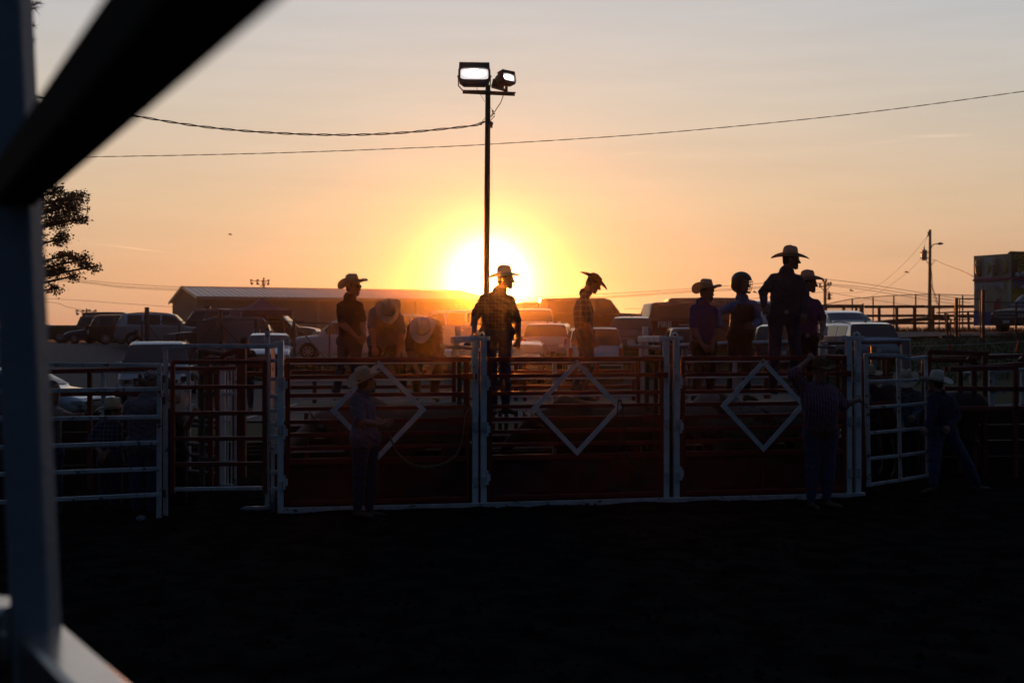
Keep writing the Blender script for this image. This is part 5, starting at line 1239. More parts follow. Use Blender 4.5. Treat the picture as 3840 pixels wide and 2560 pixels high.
def person(label, d, J, shirt, jeans=None, name='person', group=None, yaw=0., pitch=0., roll=0., hatm=STRAW, hk=None, sleeve='short', glasses=False, bulk=1., headless=False, helmet=False, vest=None, legs=True, feet=(0, 0), buckle=False, collar=True, fingers='curl', hs=1., size=1., tuck=True, hair=HAIR, wr=.0035, mass=1., untuck=.0, btilt=(0, 0)):
    size = size*1.06
    """J: photo points (x, y, [depth offset]) of the joints; image-left and image-right sides"""
    def G(k, default=None):
        v = J.get(k, default)
        if isinstance(v, Vector): return v
        return P(v[0], v[1], d+(v[2] if len(v) > 2 else 0))
    jeans = jeans or DENIM
    base = G('al') if 'al' in J else G('hl'); zb = min(G(k).z for k in J if k in ('al', 'ar', 'hl', 'hr', 'kl', 'kr'))
    t = thing('person', (G('hl').x, G('hl').y, zb-.09), label, 'person', group)
    hc = G('hd'); M = (Matrix.Rotation(R(yaw), 3, 'Z') @ Matrix.Rotation(R(pitch), 3, 'X') @ Matrix.Rotation(R(roll), 3, 'Y')) @ Matrix(((-1, 0, 0), (0, -1, 0), (0, 0, 1)))
    SK, SH, JE, BO, BE, VE = 0, 2, 3, 4, 5, 6
    mats = [SKIN, hair, shirt, jeans, BOOT, BELT, vest or shirt]
    pr = []; b = bulk
    nk = G('nk'); sl, sr, hl, hr = G('sl'), G('sr'), G('hl'), G('hr')
    def c(a, b_, ra, rb, m, bl=.03): pr.append(('c', (tuple(a), tuple(b_), ra, rb), m, bl))
    # torso: slices between the shoulder line and the hips
    TM = VE if vest else SH
    su, hu = (sl+sr)/2, (hl+hr)/2
    hw0 = (sr-sl)*.5*.72; hw1 = (hr-hl)*.5
    bend = G('ch') if 'ch' in J else None
    for i in range(7):
        f = i/6; mid = su.lerp(hu, f)
        if bend is not None: mid = (1-f)**2*su+2*f*(1-f)*bend+f*f*hu
        hw = hw0.lerp(hw1, f)*(1-.12*math.sin(math.pi*f)+.0)
        r = [.090, .110, .118, .115, .108, .104, .108][i]*b*mass
        k = max(0., (hw.length-.0)); w = hw*(1-.25*r/max(k, .05)) if k > .05 else hw
        off = Vector((0, 0, -.045)) if i == 0 else Vector((0, 0, 0))
        c(mid-w+off, mid+w+off, r*.92, r*.92, TM if i < 6 else (SH if untuck else BE), .05)
    up = (su-hu).normalized(); dn = -up
    if untuck: c(hl+dn*.02, hr+dn*.02, .115*b, .115*b, SH, .02); c(hl+dn*untuck, hr+dn*untuck, .118*b, .118*b, SH, .02)
    c(hl+dn*.03, hr+dn*.03, .105*b, .105*b, JE, .03)
    c(sl+(sr-sl)*.18+Vector((0, 0, .0)), nk, .062*b, .055*b, SH, .045); c(sr+(sl-sr)*.18, nk, .062*b, .055*b, SH, .045)
    # neck
    hb = hc+M @ Vector((0, -.025, -.065))*size
    c(nk+(hb-nk)*.30, hb, .062*b, .058*b, SK, .03)
    if collar: c(nk+Vector((-.022, 0, .006)), nk+Vector((.022, 0, .006)), .068*b, .068*b, SH, .012)
    for s_ in ('l', 'r'):
        sh, el, wr_ = (sl if s_ == 'l' else sr), G('e'+s_), G('w'+s_)
        ar = .055*b*size; M1 = SH; c(sh, sh+(el-sh)*.55, .068*b, ar*1.08, SH, .04)
        if sleeve == 'short':
            c(sh+(el-sh)*.4, sh+(el-sh)*.82, .066*b, .066*b, SH, .015); c(sh+(el-sh)*.8, el, .046*b, .042*b, SK, .01); c(el, el+(wr_-el)*.45, .043*b, .040*b, SK, .02); c(el+(wr_-el)*.45, wr_, .040*b, .026, SK, .02)
        elif sleeve == 'rolled':
            c(sh+(el-sh)*.4, el, .062*b, .060*b, SH, .02); c(el, el+(wr_-el)*.22, .062*b, .058*b, SH, .02); c(el+(wr_-el)*.2, wr_, .042*b, .027, SK, .01)
        else:
            c(sh+(el-sh)*.4, el, .062*b, .056*b, SH, .02); c(el, wr_-(wr_-el).normalized()*.0, .056*b, .038*b, SH, .02)
    if legs:
        for s_ in ('l', 'r'):
            hp = hl if s_ == 'l' else hr; kn, an = G('k'+s_), G('a'+s_); hp = hp+(hu-hp)*.12+dn*.06
            c(hp, kn, .098*b*mass**.5, .070*b, JE, .03); c(kn, kn+(an-kn)*.4, .070*b, .066*b, JE, .03); c(kn+(an-kn)*.4, an, .066*b, .056, JE, .03)
            fx = feet[0 if s_ == 'l' else 1]; fd = Vector((math.sin(R(fx)), -math.cos(R(fx)), 0))
            c(an+Vector((0, 0, -.01)), an+Vector((0, 0, -.075)), .044, .040, BO, .012); c(an+Vector((0, 0, -.078))-fd*.03, an+fd*.16+Vector((0, 0, -.092)), .040, .030, BO, .012); c(an+fd*.12+Vector((0, 0, -.093)), an+fd*.215+Vector((0, 0, -.10)), .031, .020, BO, .01)
            c(an-fd*.045+Vector((0, 0, -.085)), an-fd*.045+Vector((0, 0, -.112)), .026, .024, BO, .006)
    v, q, mi = implicit(pr, .0135, wr=wr)
    mb = MB(); mb.add([tuple(x) for x in v.tolist()], [tuple(x) for x in q.tolist()]); mb.m = mi.tolist()
    if not helmet or True:
        hp = head_prims(hc, M, 0, 1, size)
        if helmet: hp = [('c', (p_[1][0], p_[1][1], p_[1][2], p_[1][3]), 0, p_[3]) if p_[0] == 'c' else p_ for p_ in hp]
        v, q, m2 = implicit(hp, .0065, pad=.03); o = len(mb.m); mb.add([tuple(x) for x in v.tolist()], [tuple(x) for x in q.tolist()]); mb.m = mb.m[:o]+m2.tolist()
        for sx in (-1, 1): mb.lathe([(.002, -.011), (.009, -.006), (.011, 0), (.009, .006), (.002, .011)], hc+M @ Vector((sx*.031, .078, .006))*size, seg=8, mi=7)
    # hands: palm and five bent fingers
    for s_ in ('l', 'r'):
        el, wr_ = G('e'+s_), G('w'+s_); hd = G('f'+s_) if 'f'+s_ in J else wr_+(wr_-el).normalized()*.16
        dx = (hd-wr_).normalized(); sd = dx.cross(Vector((0, 1, 0))); sd = sd.normalized() if sd.length > .1 else Vector((1, 0, 0)); nn = dx.cross(sd).normalized()
        if s_ == 'r': nn = nn
        g = 0 if sleeve != 'glove' else 0
        a = wr_-dx*.01; knk = wr_+dx*.085
        hv, hq, _ = implicit([('c', (tuple(a), tuple(a+dx*.03), .027, .026), 0, 0), ('c', (tuple(wr_+dx*.03-sd*.012), tuple(knk-sd*.030), .019, .013), 0, .02), ('c', (tuple(wr_+dx*.03), tuple(knk), .019, .013), 0, .02), ('c', (tuple(wr_+dx*.03+sd*.012), tuple(knk+sd*.028), .019, .013), 0, .02)], .0075, pad=.02)
        o = len(mb.m); mb.add([tuple(x) for x in hv.tolist()], [tuple(x) for x in hq.tolist()], 0)
        cv = {'curl': 1.0, 'fist': 1.9, 'open': .35}[fingers if isinstance(fingers, str) else fingers[0 if s_ == 'l' else 1]]
        curl_dir = nn if nn.y > 0 else -nn
        for i, (off, ln) in enumerate(((-.029, .062), (-.010, .076), (.010, .082), (.029, .072))):
            p = knk+sd*off-dx*.012; pts = [p]; an = 0
            for j, sg in enumerate((.46, .30, .24)):
                an += cv*(.42 if j == 0 else .55)+.05*i*.3; p = p+(dx*math.cos(an)+curl_dir*math.sin(an))*ln*sg+sd*off*.06; pts.append(p)
            mb.tube(pts, [.0105, .0100, .0090, .0068], 8, mi=0)
        ts = sd*(1 if s_ == 'l' else -1); p = wr_+dx*.03+ts*.018; mb.tube([p, p+dx*.028+ts*.026+curl_dir*.008, p+dx*.055+ts*.030+curl_dir*.02, p+dx*.075+ts*.022+curl_dir*.03], [.014, .0125, .011, .008], 8, mi=0)
    mb.build('body', mats+[EYE], t, smooth=True)
    BASE[t.name] = Vector(t.location)
    if hatm is not None:
        hk = hk or {}; ht, hr_ = hk.get('tilt', 0), hk.get('roll', 0); Mh = M @ Matrix.Rotation(R(ht), 3, 'X') @ Matrix.Rotation(R(hr_), 3, 'Y')
        kw = {k: v for k, v in hk.items() if k in ('brim', 'curl', 'crown', 'wide', 'size', 'dip')}
        hat(t, hc+M @ Vector((0, -.012+hk.get('dy', 0), .044+hk.get('dz', 0)))*size, Mh, hatm, **kw)
    if glasses:
        mb = MB()
        for sx in (-1, 1):
            cc = hc+M @ Vector((sx*.032, .101, .010)); ring = [cc+M @ Vector((.026*math.cos(a), -.004*abs(math.cos(a))*1, .019*math.sin(a))) for a in [2*math.pi*i/14 for i in range(14)]]
            mb.add(ring+[p+M @ Vector((0, .004, 0)) for p in ring], [tuple(range(14))[::-1], tuple(range(14, 28))]+[(i, (i+1) % 14, 14+(i+1) % 14, 14+i) for i in range(14)])
            mb.tube([hc+M @ Vector((sx*.056, .096, .014)), hc+M @ Vector((sx*.074, .05, .014)), hc+M @ Vector((sx*.080, -.005, .010))], .0028, 5)
        mb.tube([hc+M @ Vector((-.008, .106, .014)), hc+M @ Vector((.008, .106, .014))], .003, 5); mb.build('sunglasses', LENSD, t)
    if buckle:
        u_ = G(buckle) if isinstance(buckle, str) else None
        p = (hl+hr)/2+Vector((0, -.112*b*mass, .0)); mb = MB(); mb.lathe([(.002, -.008), (.028, -.006), (.030, .0), (.028, .004)], p+Vector((0, 0, .02)), axis='y', seg=20); mb.build('belt_buckle', BUCK, t, smooth=True, sharp=50)
    if helmet:
        hv, hq, _ = implicit([('e', (tuple(hc+M @ Vector((0, -.012, .035))), (.125, .148, .128), np.array(M)), 0, 0), ('e', (tuple(hc+M @ Vector((0, -.035, -.04))), (.118, .118, .10), np.array(M)), 0, .04)], .012)
        # open the face
        cen = hv[hq].mean(1); Mi = np.array(M); loc_ = (cen-np.array(hc))@Mi; keep = ~((loc_[:, 1] > .05) & (loc_[:, 2] < .055))
        mb = MB(); mb.add([tuple(x) for x in hv.tolist()], [tuple(x) for x in hq[keep].tolist()]); h_ = mb.build('helmet', HELM, t, smooth=True)
        mb = MB()
        def hp_(a, z, r=.128): return hc+M @ Vector((r*.92*math.sin(R(a)), r*1.10*math.cos(R(a)), z))
        for z in (.03, -.005, -.04, -.075, -.105): mb.tube([hp_(a, z, .138-max(0, -z-.06)*.3) for a in range(-75, 76, 15)], .0042, 6)
        for a in (-60, -36, -12, 12, 36, 60): mb.tube([hp_(a, z, .138-max(0, -z-.06)*.3) for z in (.055, .03, -.005, -.04, -.075, -.108)], .0042, 6)
        mb.build('face_cage', CHROMED, h_, smooth=True)
        mb = MB(); mb.tube([hp_(a, -.118, .118) for a in range(-110, 111, 20)], .010, 8); mb.build('chin_guard', PLASTIC, h_, smooth=True)
    return t, hc, M
HELM = mat('black_helmet_shell', (.012, .012, .012), .4); CHROMED = mat('dark_chrome_wire', (.18, .18, .18), .3, metal=1)
BLKSH = cloth('black_shirt', (.012, .011, .013)); GRID = cloth('grey_patterned_shirt', (.10, .12, .16), (.035, .04, .06), 'print', 14); GRNSH = cloth('dusky_shirt', (.06, .05, .045)); PLAID = cloth('red_blue_plaid', (.03, .012, .02), (.06, .055, .07), 'plaid', 7); PLAID2 = cloth('dark_plaid', (.035, .022, .025), (.14, .13, .14), 'plaid', 4)
PURP = cloth('violet_shirt', (.040, .034, .15)); STRIP = cloth('white_blue_stripes', (.30, .32, .46), (.05, .07, .22), 'stripe', 16); DKPR = cloth('dark_blue_print', (.028, .042, .065), (.06, .08, .11), 'print', 10); PINK = cloth('plum_shirt', (.16, .05, .12)); GREYP = cloth('grey_blue_print', (.10, .12, .17), (.03, .035, .06), 'print', 12)
REDST = cloth('red_white_stripes', (.10, .022, .045), (.10, .11, .19), 'stripe', 9); NAVY = cloth('navy_shirt', (.006, .011, .05)); BPLAID = cloth('blue_plaid', (.010, .02, .06), (.12, .17, .24), 'plaid', 6); VEST = mat('black_leather_vest', (.018, .014, .012), .55, bump=.2)

CHG = 'cowboys standing on the chutes'
person('person in a black short sleeved shirt, sunglasses and straw hat at the left chute', 15.9, dict(hd=(1325, 1076), nk=(1312, 1116), sl=(1279, 1150), sr=(1345, 1148), el=(1284, 1214, -.1), er=(1360, 1208), wl=(1340, 1266, -.22), wr=(1362, 1246, -.15), fl=(1364, 1285, -.3), fr=(1366, 1272, -.2), hl=(1288, 1272), hr=(1338, 1272), kl=(1283, 1370), kr=(1334, 1370), al=(1260, 1466), ar=(1336, 1468)),
       BLKSH, DENIM, yaw=62, pitch=4, glasses=True, group=CHG, hk=dict(brim=.122, curl=.08, tilt=17, dy=.0), feet=(40, 30))
person('person in a patterned grey shirt bending forward, straw hat crown towards us', 15.5, dict(hd=(1460, 1178, -.36), nk=(1456, 1160, -.20), sl=(1402, 1176, -.10), sr=(1494, 1196, -.12), ch=(1450, 1150, .15), el=(1396, 1232, -.2), er=(1505, 1250, -.2), wl=(1402, 1296, -.3), wr=(1494, 1330, -.25), hl=(1412, 1275, .12), hr=(1470, 1275, .12), kl=(1398, 1362, -.05), kr=(1500, 1372, -.1), al=(1392, 1460), ar=(1512, 1455)),
       GRID, DENIMB, yaw=6, pitch=42, roll=-6, group=CHG, hk=dict(brim=.112, curl=.11, tilt=-2, size=1.04, crown=.165), bulk=1.12, feet=(-10, 20), collar=False, untuck=.02)
person('person bent double in a dark shirt with a cream hat and dark hat cord', 15.6, dict(hd=(1588, 1246, -.34), nk=(1600, 1225, -.2), sl=(1546, 1232, -.12), sr=(1640, 1236, -.08), ch=(1605, 1200, .15), el=(1538, 1320, -.2), er=(1640, 1330, -.2), wl=(1566, 1392, -.32), wr=(1612, 1392, -.32), hl=(1572, 1310, .2), hr=(1634, 1310, .2), kl=(1560, 1385, .0), kr=(1638, 1385, 0), al=(1562, 1462, .05), ar=(1628, 1462, .05)),
       GRNSH, DENIMB, yaw=-14, pitch=46, roll=8, hatm=FELT, group=CHG, hk=dict(brim=.112, curl=.11, tilt=-2, size=1.06, crown=.165), bulk=1.12, feet=(-10, 10), collar=False, fingers='fist')
person('person in a plaid shirt and tan hat standing in front of the sun', 14.75, dict(hd=(1895, 1047), nk=(1874, 1092), sl=(1815, 1122), sr=(1912, 1128), el=(1780, 1190), er=(1940, 1212), wl=(1777, 1248, -.25), wr=(1944, 1272), fl=(1782, 1275, -.42), fr=(1938, 1312), hl=(1826, 1240), hr=(1898, 1240), kl=(1843, 1385), kr=(1893, 1388), al=(1850, 1515), ar=(1896, 1515)),
       PLAID, DENIM, yaw=80, pitch=2, group=CHG, hatm=FELT, hk=dict(brim=.112, curl=.045, tilt=6, dy=.0), bulk=1.04, feet=(10, 40), fingers=('fist', 'curl'), untuck=0)
person('person in dark plaid and brown straw hat looking down over the middle gate', 15.9, dict(hd=(2226, 1062, 0), nk=(2196, 1100), sl=(2176, 1140, .16), sr=(2196, 1140, -.18), ch=(2184, 1190, 0), el=(2168, 1205, .2), er=(2200, 1212, -.25), wl=(2200, 1262, .1), wr=(2226, 1268, -.28), fl=(2220, 1290, .1), fr=(2238, 1296, -.3), hl=(2182, 1240, .10), hr=(2200, 1240, -.08), kl=(2196, 1368, .1), kr=(2212, 1368, -.1), al=(2155, 1462, .15), ar=(2180, 1470, -.1)),
       PLAID2, DENIM, yaw=88, pitch=30, group=CHG, hatm=DSTRAW, hk=dict(brim=.12, curl=.05, tilt=-4, crown=.09), bulk=1.0, feet=(80, 70))
person('person in a violet shirt and pale hat, leftmost of the four right riders', 15.7, dict(hd=(2652, 1096), nk=(2634, 1136), sl=(2604, 1160), sr=(2672, 1164), el=(2600, 1232, -.1), er=(2682, 1228, 0), wl=(2634, 1292, -.22), wr=(2672, 1290, -.1), fl=(2654, 1312, -.25), hl=(2612, 1290), hr=(2664, 1290), kl=(2622, 1385), kr=(2668, 1385), al=(2606, 1468), ar=(2662, 1468)),
       PURP, DENIMB, yaw=34, pitch=4, group=CHG, hk=dict(brim=.122, curl=.085, tilt=14, roll=-4), bulk=1.0, mass=1.1, feet=(30, 30))
t, hc, M = person('person in a black vest, striped shirt and black caged helmet', 15.8, dict(hd=(2782, 1062), nk=(2782, 1118), sl=(2752, 1146), sr=(2824, 1144), el=(2690, 1174, -.05), er=(2846, 1206), wl=(2702, 1222, -.15), wr=(2826, 1224, -.18), fl=(2726, 1230, -.22), fr=(2800, 1222, -.25), hl=(2752, 1252), hr=(2800, 1252), kl=(2750, 1370), kr=(2800, 1370), al=(2736, 1468), ar=(2800, 1468)),
       STRIP, DENIMB, yaw=50, pitch=8, hatm=None, helmet=True, vest=VEST, sleeve='long', group=CHG, bulk=.98, feet=(20, 30))
person('tallest person at the right chute in a dark blue shirt and broad pale hat', 15.0, dict(hd=(2966, 974), nk=(2950, 1018), sl=(2902, 1046), sr=(2994, 1050), el=(2862, 1096), er=(3016, 1118), wl=(2866, 1148, -.1), wr=(3016, 1172, -.1), fl=(2874, 1180, -.15), hl=(2906, 1176), hr=(2976, 1176), kl=(2906, 1318), kr=(2982, 1318), al=(2898, 1440), ar=(2990, 1440)),
       DKPR, DENIM, yaw=72, pitch=4, glasses=True, sleeve='long', group=CHG, hk=dict(brim=.135, curl=.05, tilt=2, wide=.01, size=1.02, dip=.03), bulk=1.08, buckle=True, feet=(0, 20))
person('person in a plum shirt and sunglasses half hidden behind the tall cowboy', 15.7, dict(hd=(3032, 1062), nk=(3010, 1108), sl=(2980, 1140), sr=(3060, 1140), el=(2985, 1210), er=(3086, 1200), wl=(3000, 1262), wr=(3082, 1252, -.2), fr=(3080, 1272, -.42), hl=(2996, 1262), hr=(3044, 1262), kl=(2996, 1372), kr=(3044, 1372), al=(2996, 1468), ar=(3044, 1468)),
       PINK, DENIMB, yaw=78, pitch=4, glasses=True, group=CHG, hk=dict(brim=.118, curl=.06, tilt=8, roll=0), bulk=1.02, buckle=True)
# arena floor
AR = 'people on the arena floor'
person('person in a patterned shirt and straw hat holding the rope at the left gate', 13.35, dict(hd=(1372, 1430), nk=(1362, 1474), sl=(1338, 1500, -.12), sr=(1374, 1506, .12), el=(1352, 1580, -.2), er=(1388, 1572, .1), wl=(1424, 1592, -.22), wr=(1436, 1582, .1), fl=(1456, 1590, -.2), fr=(1456, 1582, .05), hl=(1350, 1630, -.07), hr=(1388, 1630, .08), kl=(1348, 1775, -.05), kr=(1392, 1775, .08), al=(1342, 1900, -.05), ar=(1384, 1900, .1)),
       GREYP, DENIM, yaw=128, pitch=-12, roll=-4, group=AR, hk=dict(brim=.118, curl=.07, tilt=12), bulk=1.06, feet=(60, 80), untuck=.05)
person('person in a red and white striped shirt with one hand raised to his hat', 14.0, dict(hd=(3076, 1394), nk=(3072, 1446), sl=(3012, 1460), sr=(3122, 1470), el=(2976, 1404, -.1), er=(3156, 1520), wl=(3028, 1352, -.08), wr=(3216, 1500), fl=(3052, 1334, -.05), fr=(3244, 1486, .1), hl=(3046, 1612), hr=(3106, 1612), ch=(3082, 1530, -.15), kl=(3048, 1745), kr=(3106, 1745), al=(3042, 1868), ar=(3100, 1862)),
       REDST, DENIML, yaw=10, pitch=4, roll=3, group=AR, hatm=DSTRAW, sleeve='rolled', hk=dict(brim=.12, curl=.06, tilt=6), bulk=1.16, mass=1.22, feet=(10, 40), fingers=('curl', 'fist'))
person('person in a navy shirt and cream hat striding right of the swing gate', 15.6, dict(hd=(3508, 1436), nk=(3518, 1474), sl=(3498, 1494, -.1), sr=(3562, 1500, .05), el=(3494, 1560, -.25), er=(3588, 1560), wl=(3474, 1600, -.35), wr=(3560, 1600, -.2), hl=(3506, 1608, -.05), hr=(3560, 1608, .05), kl=(3505, 1720, -.15), kr=(3612, 1712, .05), al=(3500, 1812, -.2), ar=(3662, 1808, .15)),
       NAVY, DENIML, yaw=-140, pitch=-4, group=AR, hatm=FELT, sleeve='long', hk=dict(brim=.12, curl=.05, tilt=4), bulk=1.12, feet=(-60, 100))
# behind the left rail gate
LG = 'people behind the left rail gate'
person('boy in a blue plaid shirt and white hat leaning behind the left rail gate', 14.2, dict(hd=(424, 1545), nk=(416, 1582), sl=(378, 1598), sr=(440, 1600), el=(350, 1640), er=(436, 1660), wl=(372, 1690, -.1), wr=(400, 1700, -.1), hl=(392, 1715), hr=(436, 1715), kl=(392, 1810), kr=(438, 1810), al=(392, 1905), ar=(438, 1905)),
       BPLAID, DENIM, yaw=110, pitch=10, group=LG, hk=dict(brim=.11, curl=.045, tilt=12), bulk=.95, size=.95, sleeve='rolled')
person('person seen from behind in a grey print shirt behind the rail gate', 13.9, dict(hd=(572, 1440, .3), nk=(560, 1478, .1), sl=(488, 1520), sr=(588, 1518), el=(478, 1590, .2), er=(612, 1590, .2), wl=(500, 1650, .35), wr=(600, 1640, .35), hl=(508, 1658), hr=(572, 1658), kl=(512, 1790), kr=(578, 1790), al=(512, 1912), ar=(568, 1912)),
       cloth('dim_grey_print', (.07, .08, .10), (.16, .18, .22), 'print', 14), DENIML, yaw=170, pitch=25, group=LG, hatm=None, bulk=1.15, feet=(160, 200), untuck=.03)
person('person with cropped hair resting a hand on the rail gate', 13.5, dict(hd=(196, 1466), nk=(190, 1512), sl=(140, 1540), sr=(212, 1546), el=(120, 1600), er=(236, 1556, -.25), wl=(160, 1640), wr=(272, 1558, -.32), fr=(296, 1562, -.35), hl=(150, 1690), hr=(206, 1690), kl=(150, 1810), kr=(210, 1810), al=(150, 1925), ar=(210, 1925)),
       cloth('tan_shirt', (.18, .13, .11)), DENIM, yaw=60, pitch=0, group=LG, hatm=None, bulk=1.05)
person('person in black with a low straw hat behind the dark red gate', 14.4, dict(hd=(650, 1508), nk=(652, 1544), sl=(618, 1566), sr=(676, 1566), el=(612, 1630), er=(700, 1600, -.2), wl=(640, 1680), wr=(722, 1560, -.3), hl=(632, 1690), hr=(676, 1690), kl=(632, 1800), kr=(678, 1800), al=(634, 1905), ar=(680, 1905)),
       BLKSH, DENIMB, yaw=35, pitch=35, group=LG, hk=dict(brim=.12, curl=.03, tilt=0), bulk=1.05)
# further back
FG = 'people among the parked cars'
person('person all in black walking behind the large white car', 41, dict(hd=(511, 1250), nk=(512, 1264), sl=(500, 1272), sr=(526, 1272), el=(494, 1295), er=(532, 1292), wl=(486, 1312), wr=(534, 1312), hl=(504, 1310), hr=(520, 1310), kl=(497, 1345), kr=(514, 1345), al=(490, 1378), ar=(512, 1378)), BLKSH, DENIMB, yaw=150, group=FG, hatm=None, wr=0)
person('person with dark hair in a dark tee shirt in front of the white sedan', 24, dict(hd=(916, 1284), nk=(918, 1310), sl=(896, 1324), sr=(946, 1326), el=(888, 1362), er=(962, 1356), wl=(892, 1392), wr=(975, 1384), hl=(902, 1400), hr=(938, 1400), kl=(900, 1460), kr=(938, 1460), al=(900, 1520), ar=(940, 1520)), cloth('charcoal_tee', (.03, .03, .035)), DENIM, yaw=175, group=FG, hatm=None, bulk=1.1)
person('person with a pale print top bowing near the grey log rail', 25, dict(hd=(826, 1294), nk=(830, 1318), sl=(808, 1330), sr=(846, 1332), el=(800, 1362), er=(856, 1356), wl=(808, 1388), wr=(852, 1384), hl=(812, 1400), hr=(842, 1400), kl=(812, 1455), kr=(842, 1455), al=(812, 1505), ar=(842, 1505)), cloth('pale_print_top', (.14, .12, .15), (.3, .3, .36), 'print', 10), DENIM, yaw=160, pitch=20, group=FG, hatm=None)
RG = 'people behind the swing gate'
person('person in a dark print shirt and pale hat seen through the swing gate', 16.5, dict(hd=(3398, 1432), nk=(3402, 1466), sl=(3374, 1484), sr=(3440, 1482), el=(3366, 1540), er=(3448, 1530), wl=(3380, 1590, -.2), wr=(3428, 1560, -.2), hl=(3386, 1600), hr=(3426, 1600), kl=(3386, 1700), kr=(3428, 1700), al=(3386, 1800), ar=(3428, 1800)), cloth('night_print', (.03, .05, .08), (.16, .20, .26), 'print', 9), DENIMB, yaw=-20, pitch=28, group=RG, hk=dict(brim=.12, curl=.05, tilt=0), sleeve='long')
person('person mostly hidden at the left edge of the swing gate, pale hat', 16.9, dict(hd=(3262, 1412), nk=(3262, 1446), sl=(3232, 1466), sr=(3290, 1466), el=(3226, 1520), er=(3296, 1520), wl=(3240, 1570), wr=(3284, 1570), hl=(3242, 1580), hr=(3280, 1580), kl=(3242, 1690), kr=(3280, 1690), al=(3242, 1790), ar=(3280, 1790)), NAVY, DENIMB, yaw=20, pitch=0, group=RG, hk=dict(brim=.11, curl=.05))

# necklace, pocket patches as children would be tiny; the rope and things held are things of their own
mb = MB()
rp = [(1446, 1588, 13.15), (1456, 1612, 13.2), (1468, 1650, 13.3), (1490, 1695, 13.45), (1530, 1733, 13.6), (1580, 1750, 13.75), (1640, 1745, 13.85), (1700, 1716, 13.92), (1728, 1670, 13.95), (1738, 1610, 13.97), (1744, 1560, 13.98), (1758, 1532, 14.0)]
wire('lariat_rope', 'pale rope hanging in a loop from the cowboy\'s hands to the first diamond gate', rp, 0, .011, 30, cat='rope', m=ROPE)
wire('hanging_rope', 'dark rope hung over the middle diamond gate near its right corner', [(2314, 1735, 14.25), (2314, 1600, 14.25), (2318, 1512, 14.22), (2330, 1505, 14.2), (2338, 1560, 14.25), (2344, 1660, 14.28), (2360, 1720, 14.3), (2400, 1745, 14.32), (2436, 1700, 14.36), (2452, 1600, 14.4), (2458, 1512, 14.4)], 0, .010, 30, cat='rope', m=mat('dark_rope', (.05, .04, .035), .9))
# saddle with plastic bag on the rail
LEA = mat('saddle_leather', (.07, .035, .02), .6, bump=.2)
sc_ = P(572, 1425, 14.1)
v, q, _ = implicit([('c', (tuple(sc_+Vector((-.13, 0, -.02))), tuple(sc_+Vector((.02, 0, -.075))), .045, .06), 0, .04), ('c', (tuple(sc_+Vector((.02, 0, -.075))), tuple(sc_+Vector((.2, 0, -.04))), .06, .075), 0, .04), ('c', (tuple(sc_+Vector((-.15, 0, -.0))), tuple(sc_+Vector((-.155, 0, .055))), .02, .028), 0, .02), ('c', (tuple(sc_+Vector((0, -.12, -.16))), tuple(sc_+Vector((.05, -.03, -.06))), .06, .04), 0, .04)], .012)
t = thing('saddle', sc_-Vector((0, 0, .2)), 'leather saddle with a horn resting on the rail under a plastic bag', 'saddle'); mb = MB(); mb.add([tuple(x) for x in v.tolist()], [tuple(x) for x in q.tolist()]); mb.build('seat', LEA, t, smooth=True)
BAGM = mat('clear_plastic_bag', (.14, .15, .17), .25, spec=.6, bump=.8, bscale=14)
def blob(name, label, cat, c, r, m, seed=0, n=18, amp=.25, par=None):
    rr = random.Random(seed); mb = MB(); vs = []; k = [(rr.uniform(3, 9), rr.uniform(0, 6), rr.uniform(3, 9), rr.uniform(0, 6)) for _ in range(3)]
    for i in range(n+1):
        th = math.pi*i/n
        for j in range(n*2):
            ph = math.pi*j/n; a = 1+amp*sum(math.sin(q[0]*th+q[1])*math.sin(round(q[2])*ph+q[3]) for q in k)/2
            vs.append(c+Vector((r[0]*math.sin(th)*math.cos(ph), r[1]*math.sin(th)*math.sin(ph), r[2]*math.cos(th)))*a)
    N2 = n*2; mb.add(vs, [(i*N2+j, i*N2+(j+1) % N2, (i+1)*N2+(j+1) % N2, (i+1)*N2+j) for i in range(n) for j in range(N2)])
    o = mb.build(name, m, par, smooth=True)
    if label: tag(o, label, cat)
    return o
blob('plastic_bag', 'crumpled clear plastic bag lying on the saddle', 'bag', P(566, 1408, 14.0), (.085, .06, .06), BAGM, 3)
blob('plastic_bag', 'crumpled clear bag on the soil at the foot of the rail gate', 'bag', P(530, 1944, 13.1), (.055, .04, .035), BAGM, 4)
for i, (x, y, dx, lab) in enumerate(((938, 1918, .12, 'empty plastic bottle lying left of the post ladder'), (975, 1914, .1, 'plastic bottle lying against the post ladder'))):
    c = P(x, y, 13.75); c.z = .05; mb = MB(); a = Matrix.Rotation(R(8+i*12), 3, 'Z'); mb.lathe([(.012, -.12), (.014, -.10), (.030, -.07), (.034, -.03), (.031, .0), (.034, .04), (.034, .10), (.024, .115)], c, axis='x', seg=14, M=a); tag(mb.build('plastic_bottle', BAGM, smooth=True), lab, 'bottle', 'plastic bottles at the post ladder')
c = P(1022, 1895, 13.6); c.z = .03; mb = MB(); mb.lathe([(.034, 0), (.034, .14), (.03, .16), (.012, .20), (.014, .23)], c, seg=14); tag(mb.build('plastic_bottle', BAGM, smooth=True), 'plastic bottle standing upright between the double posts', 'bottle', 'plastic bottles at the post ladder')

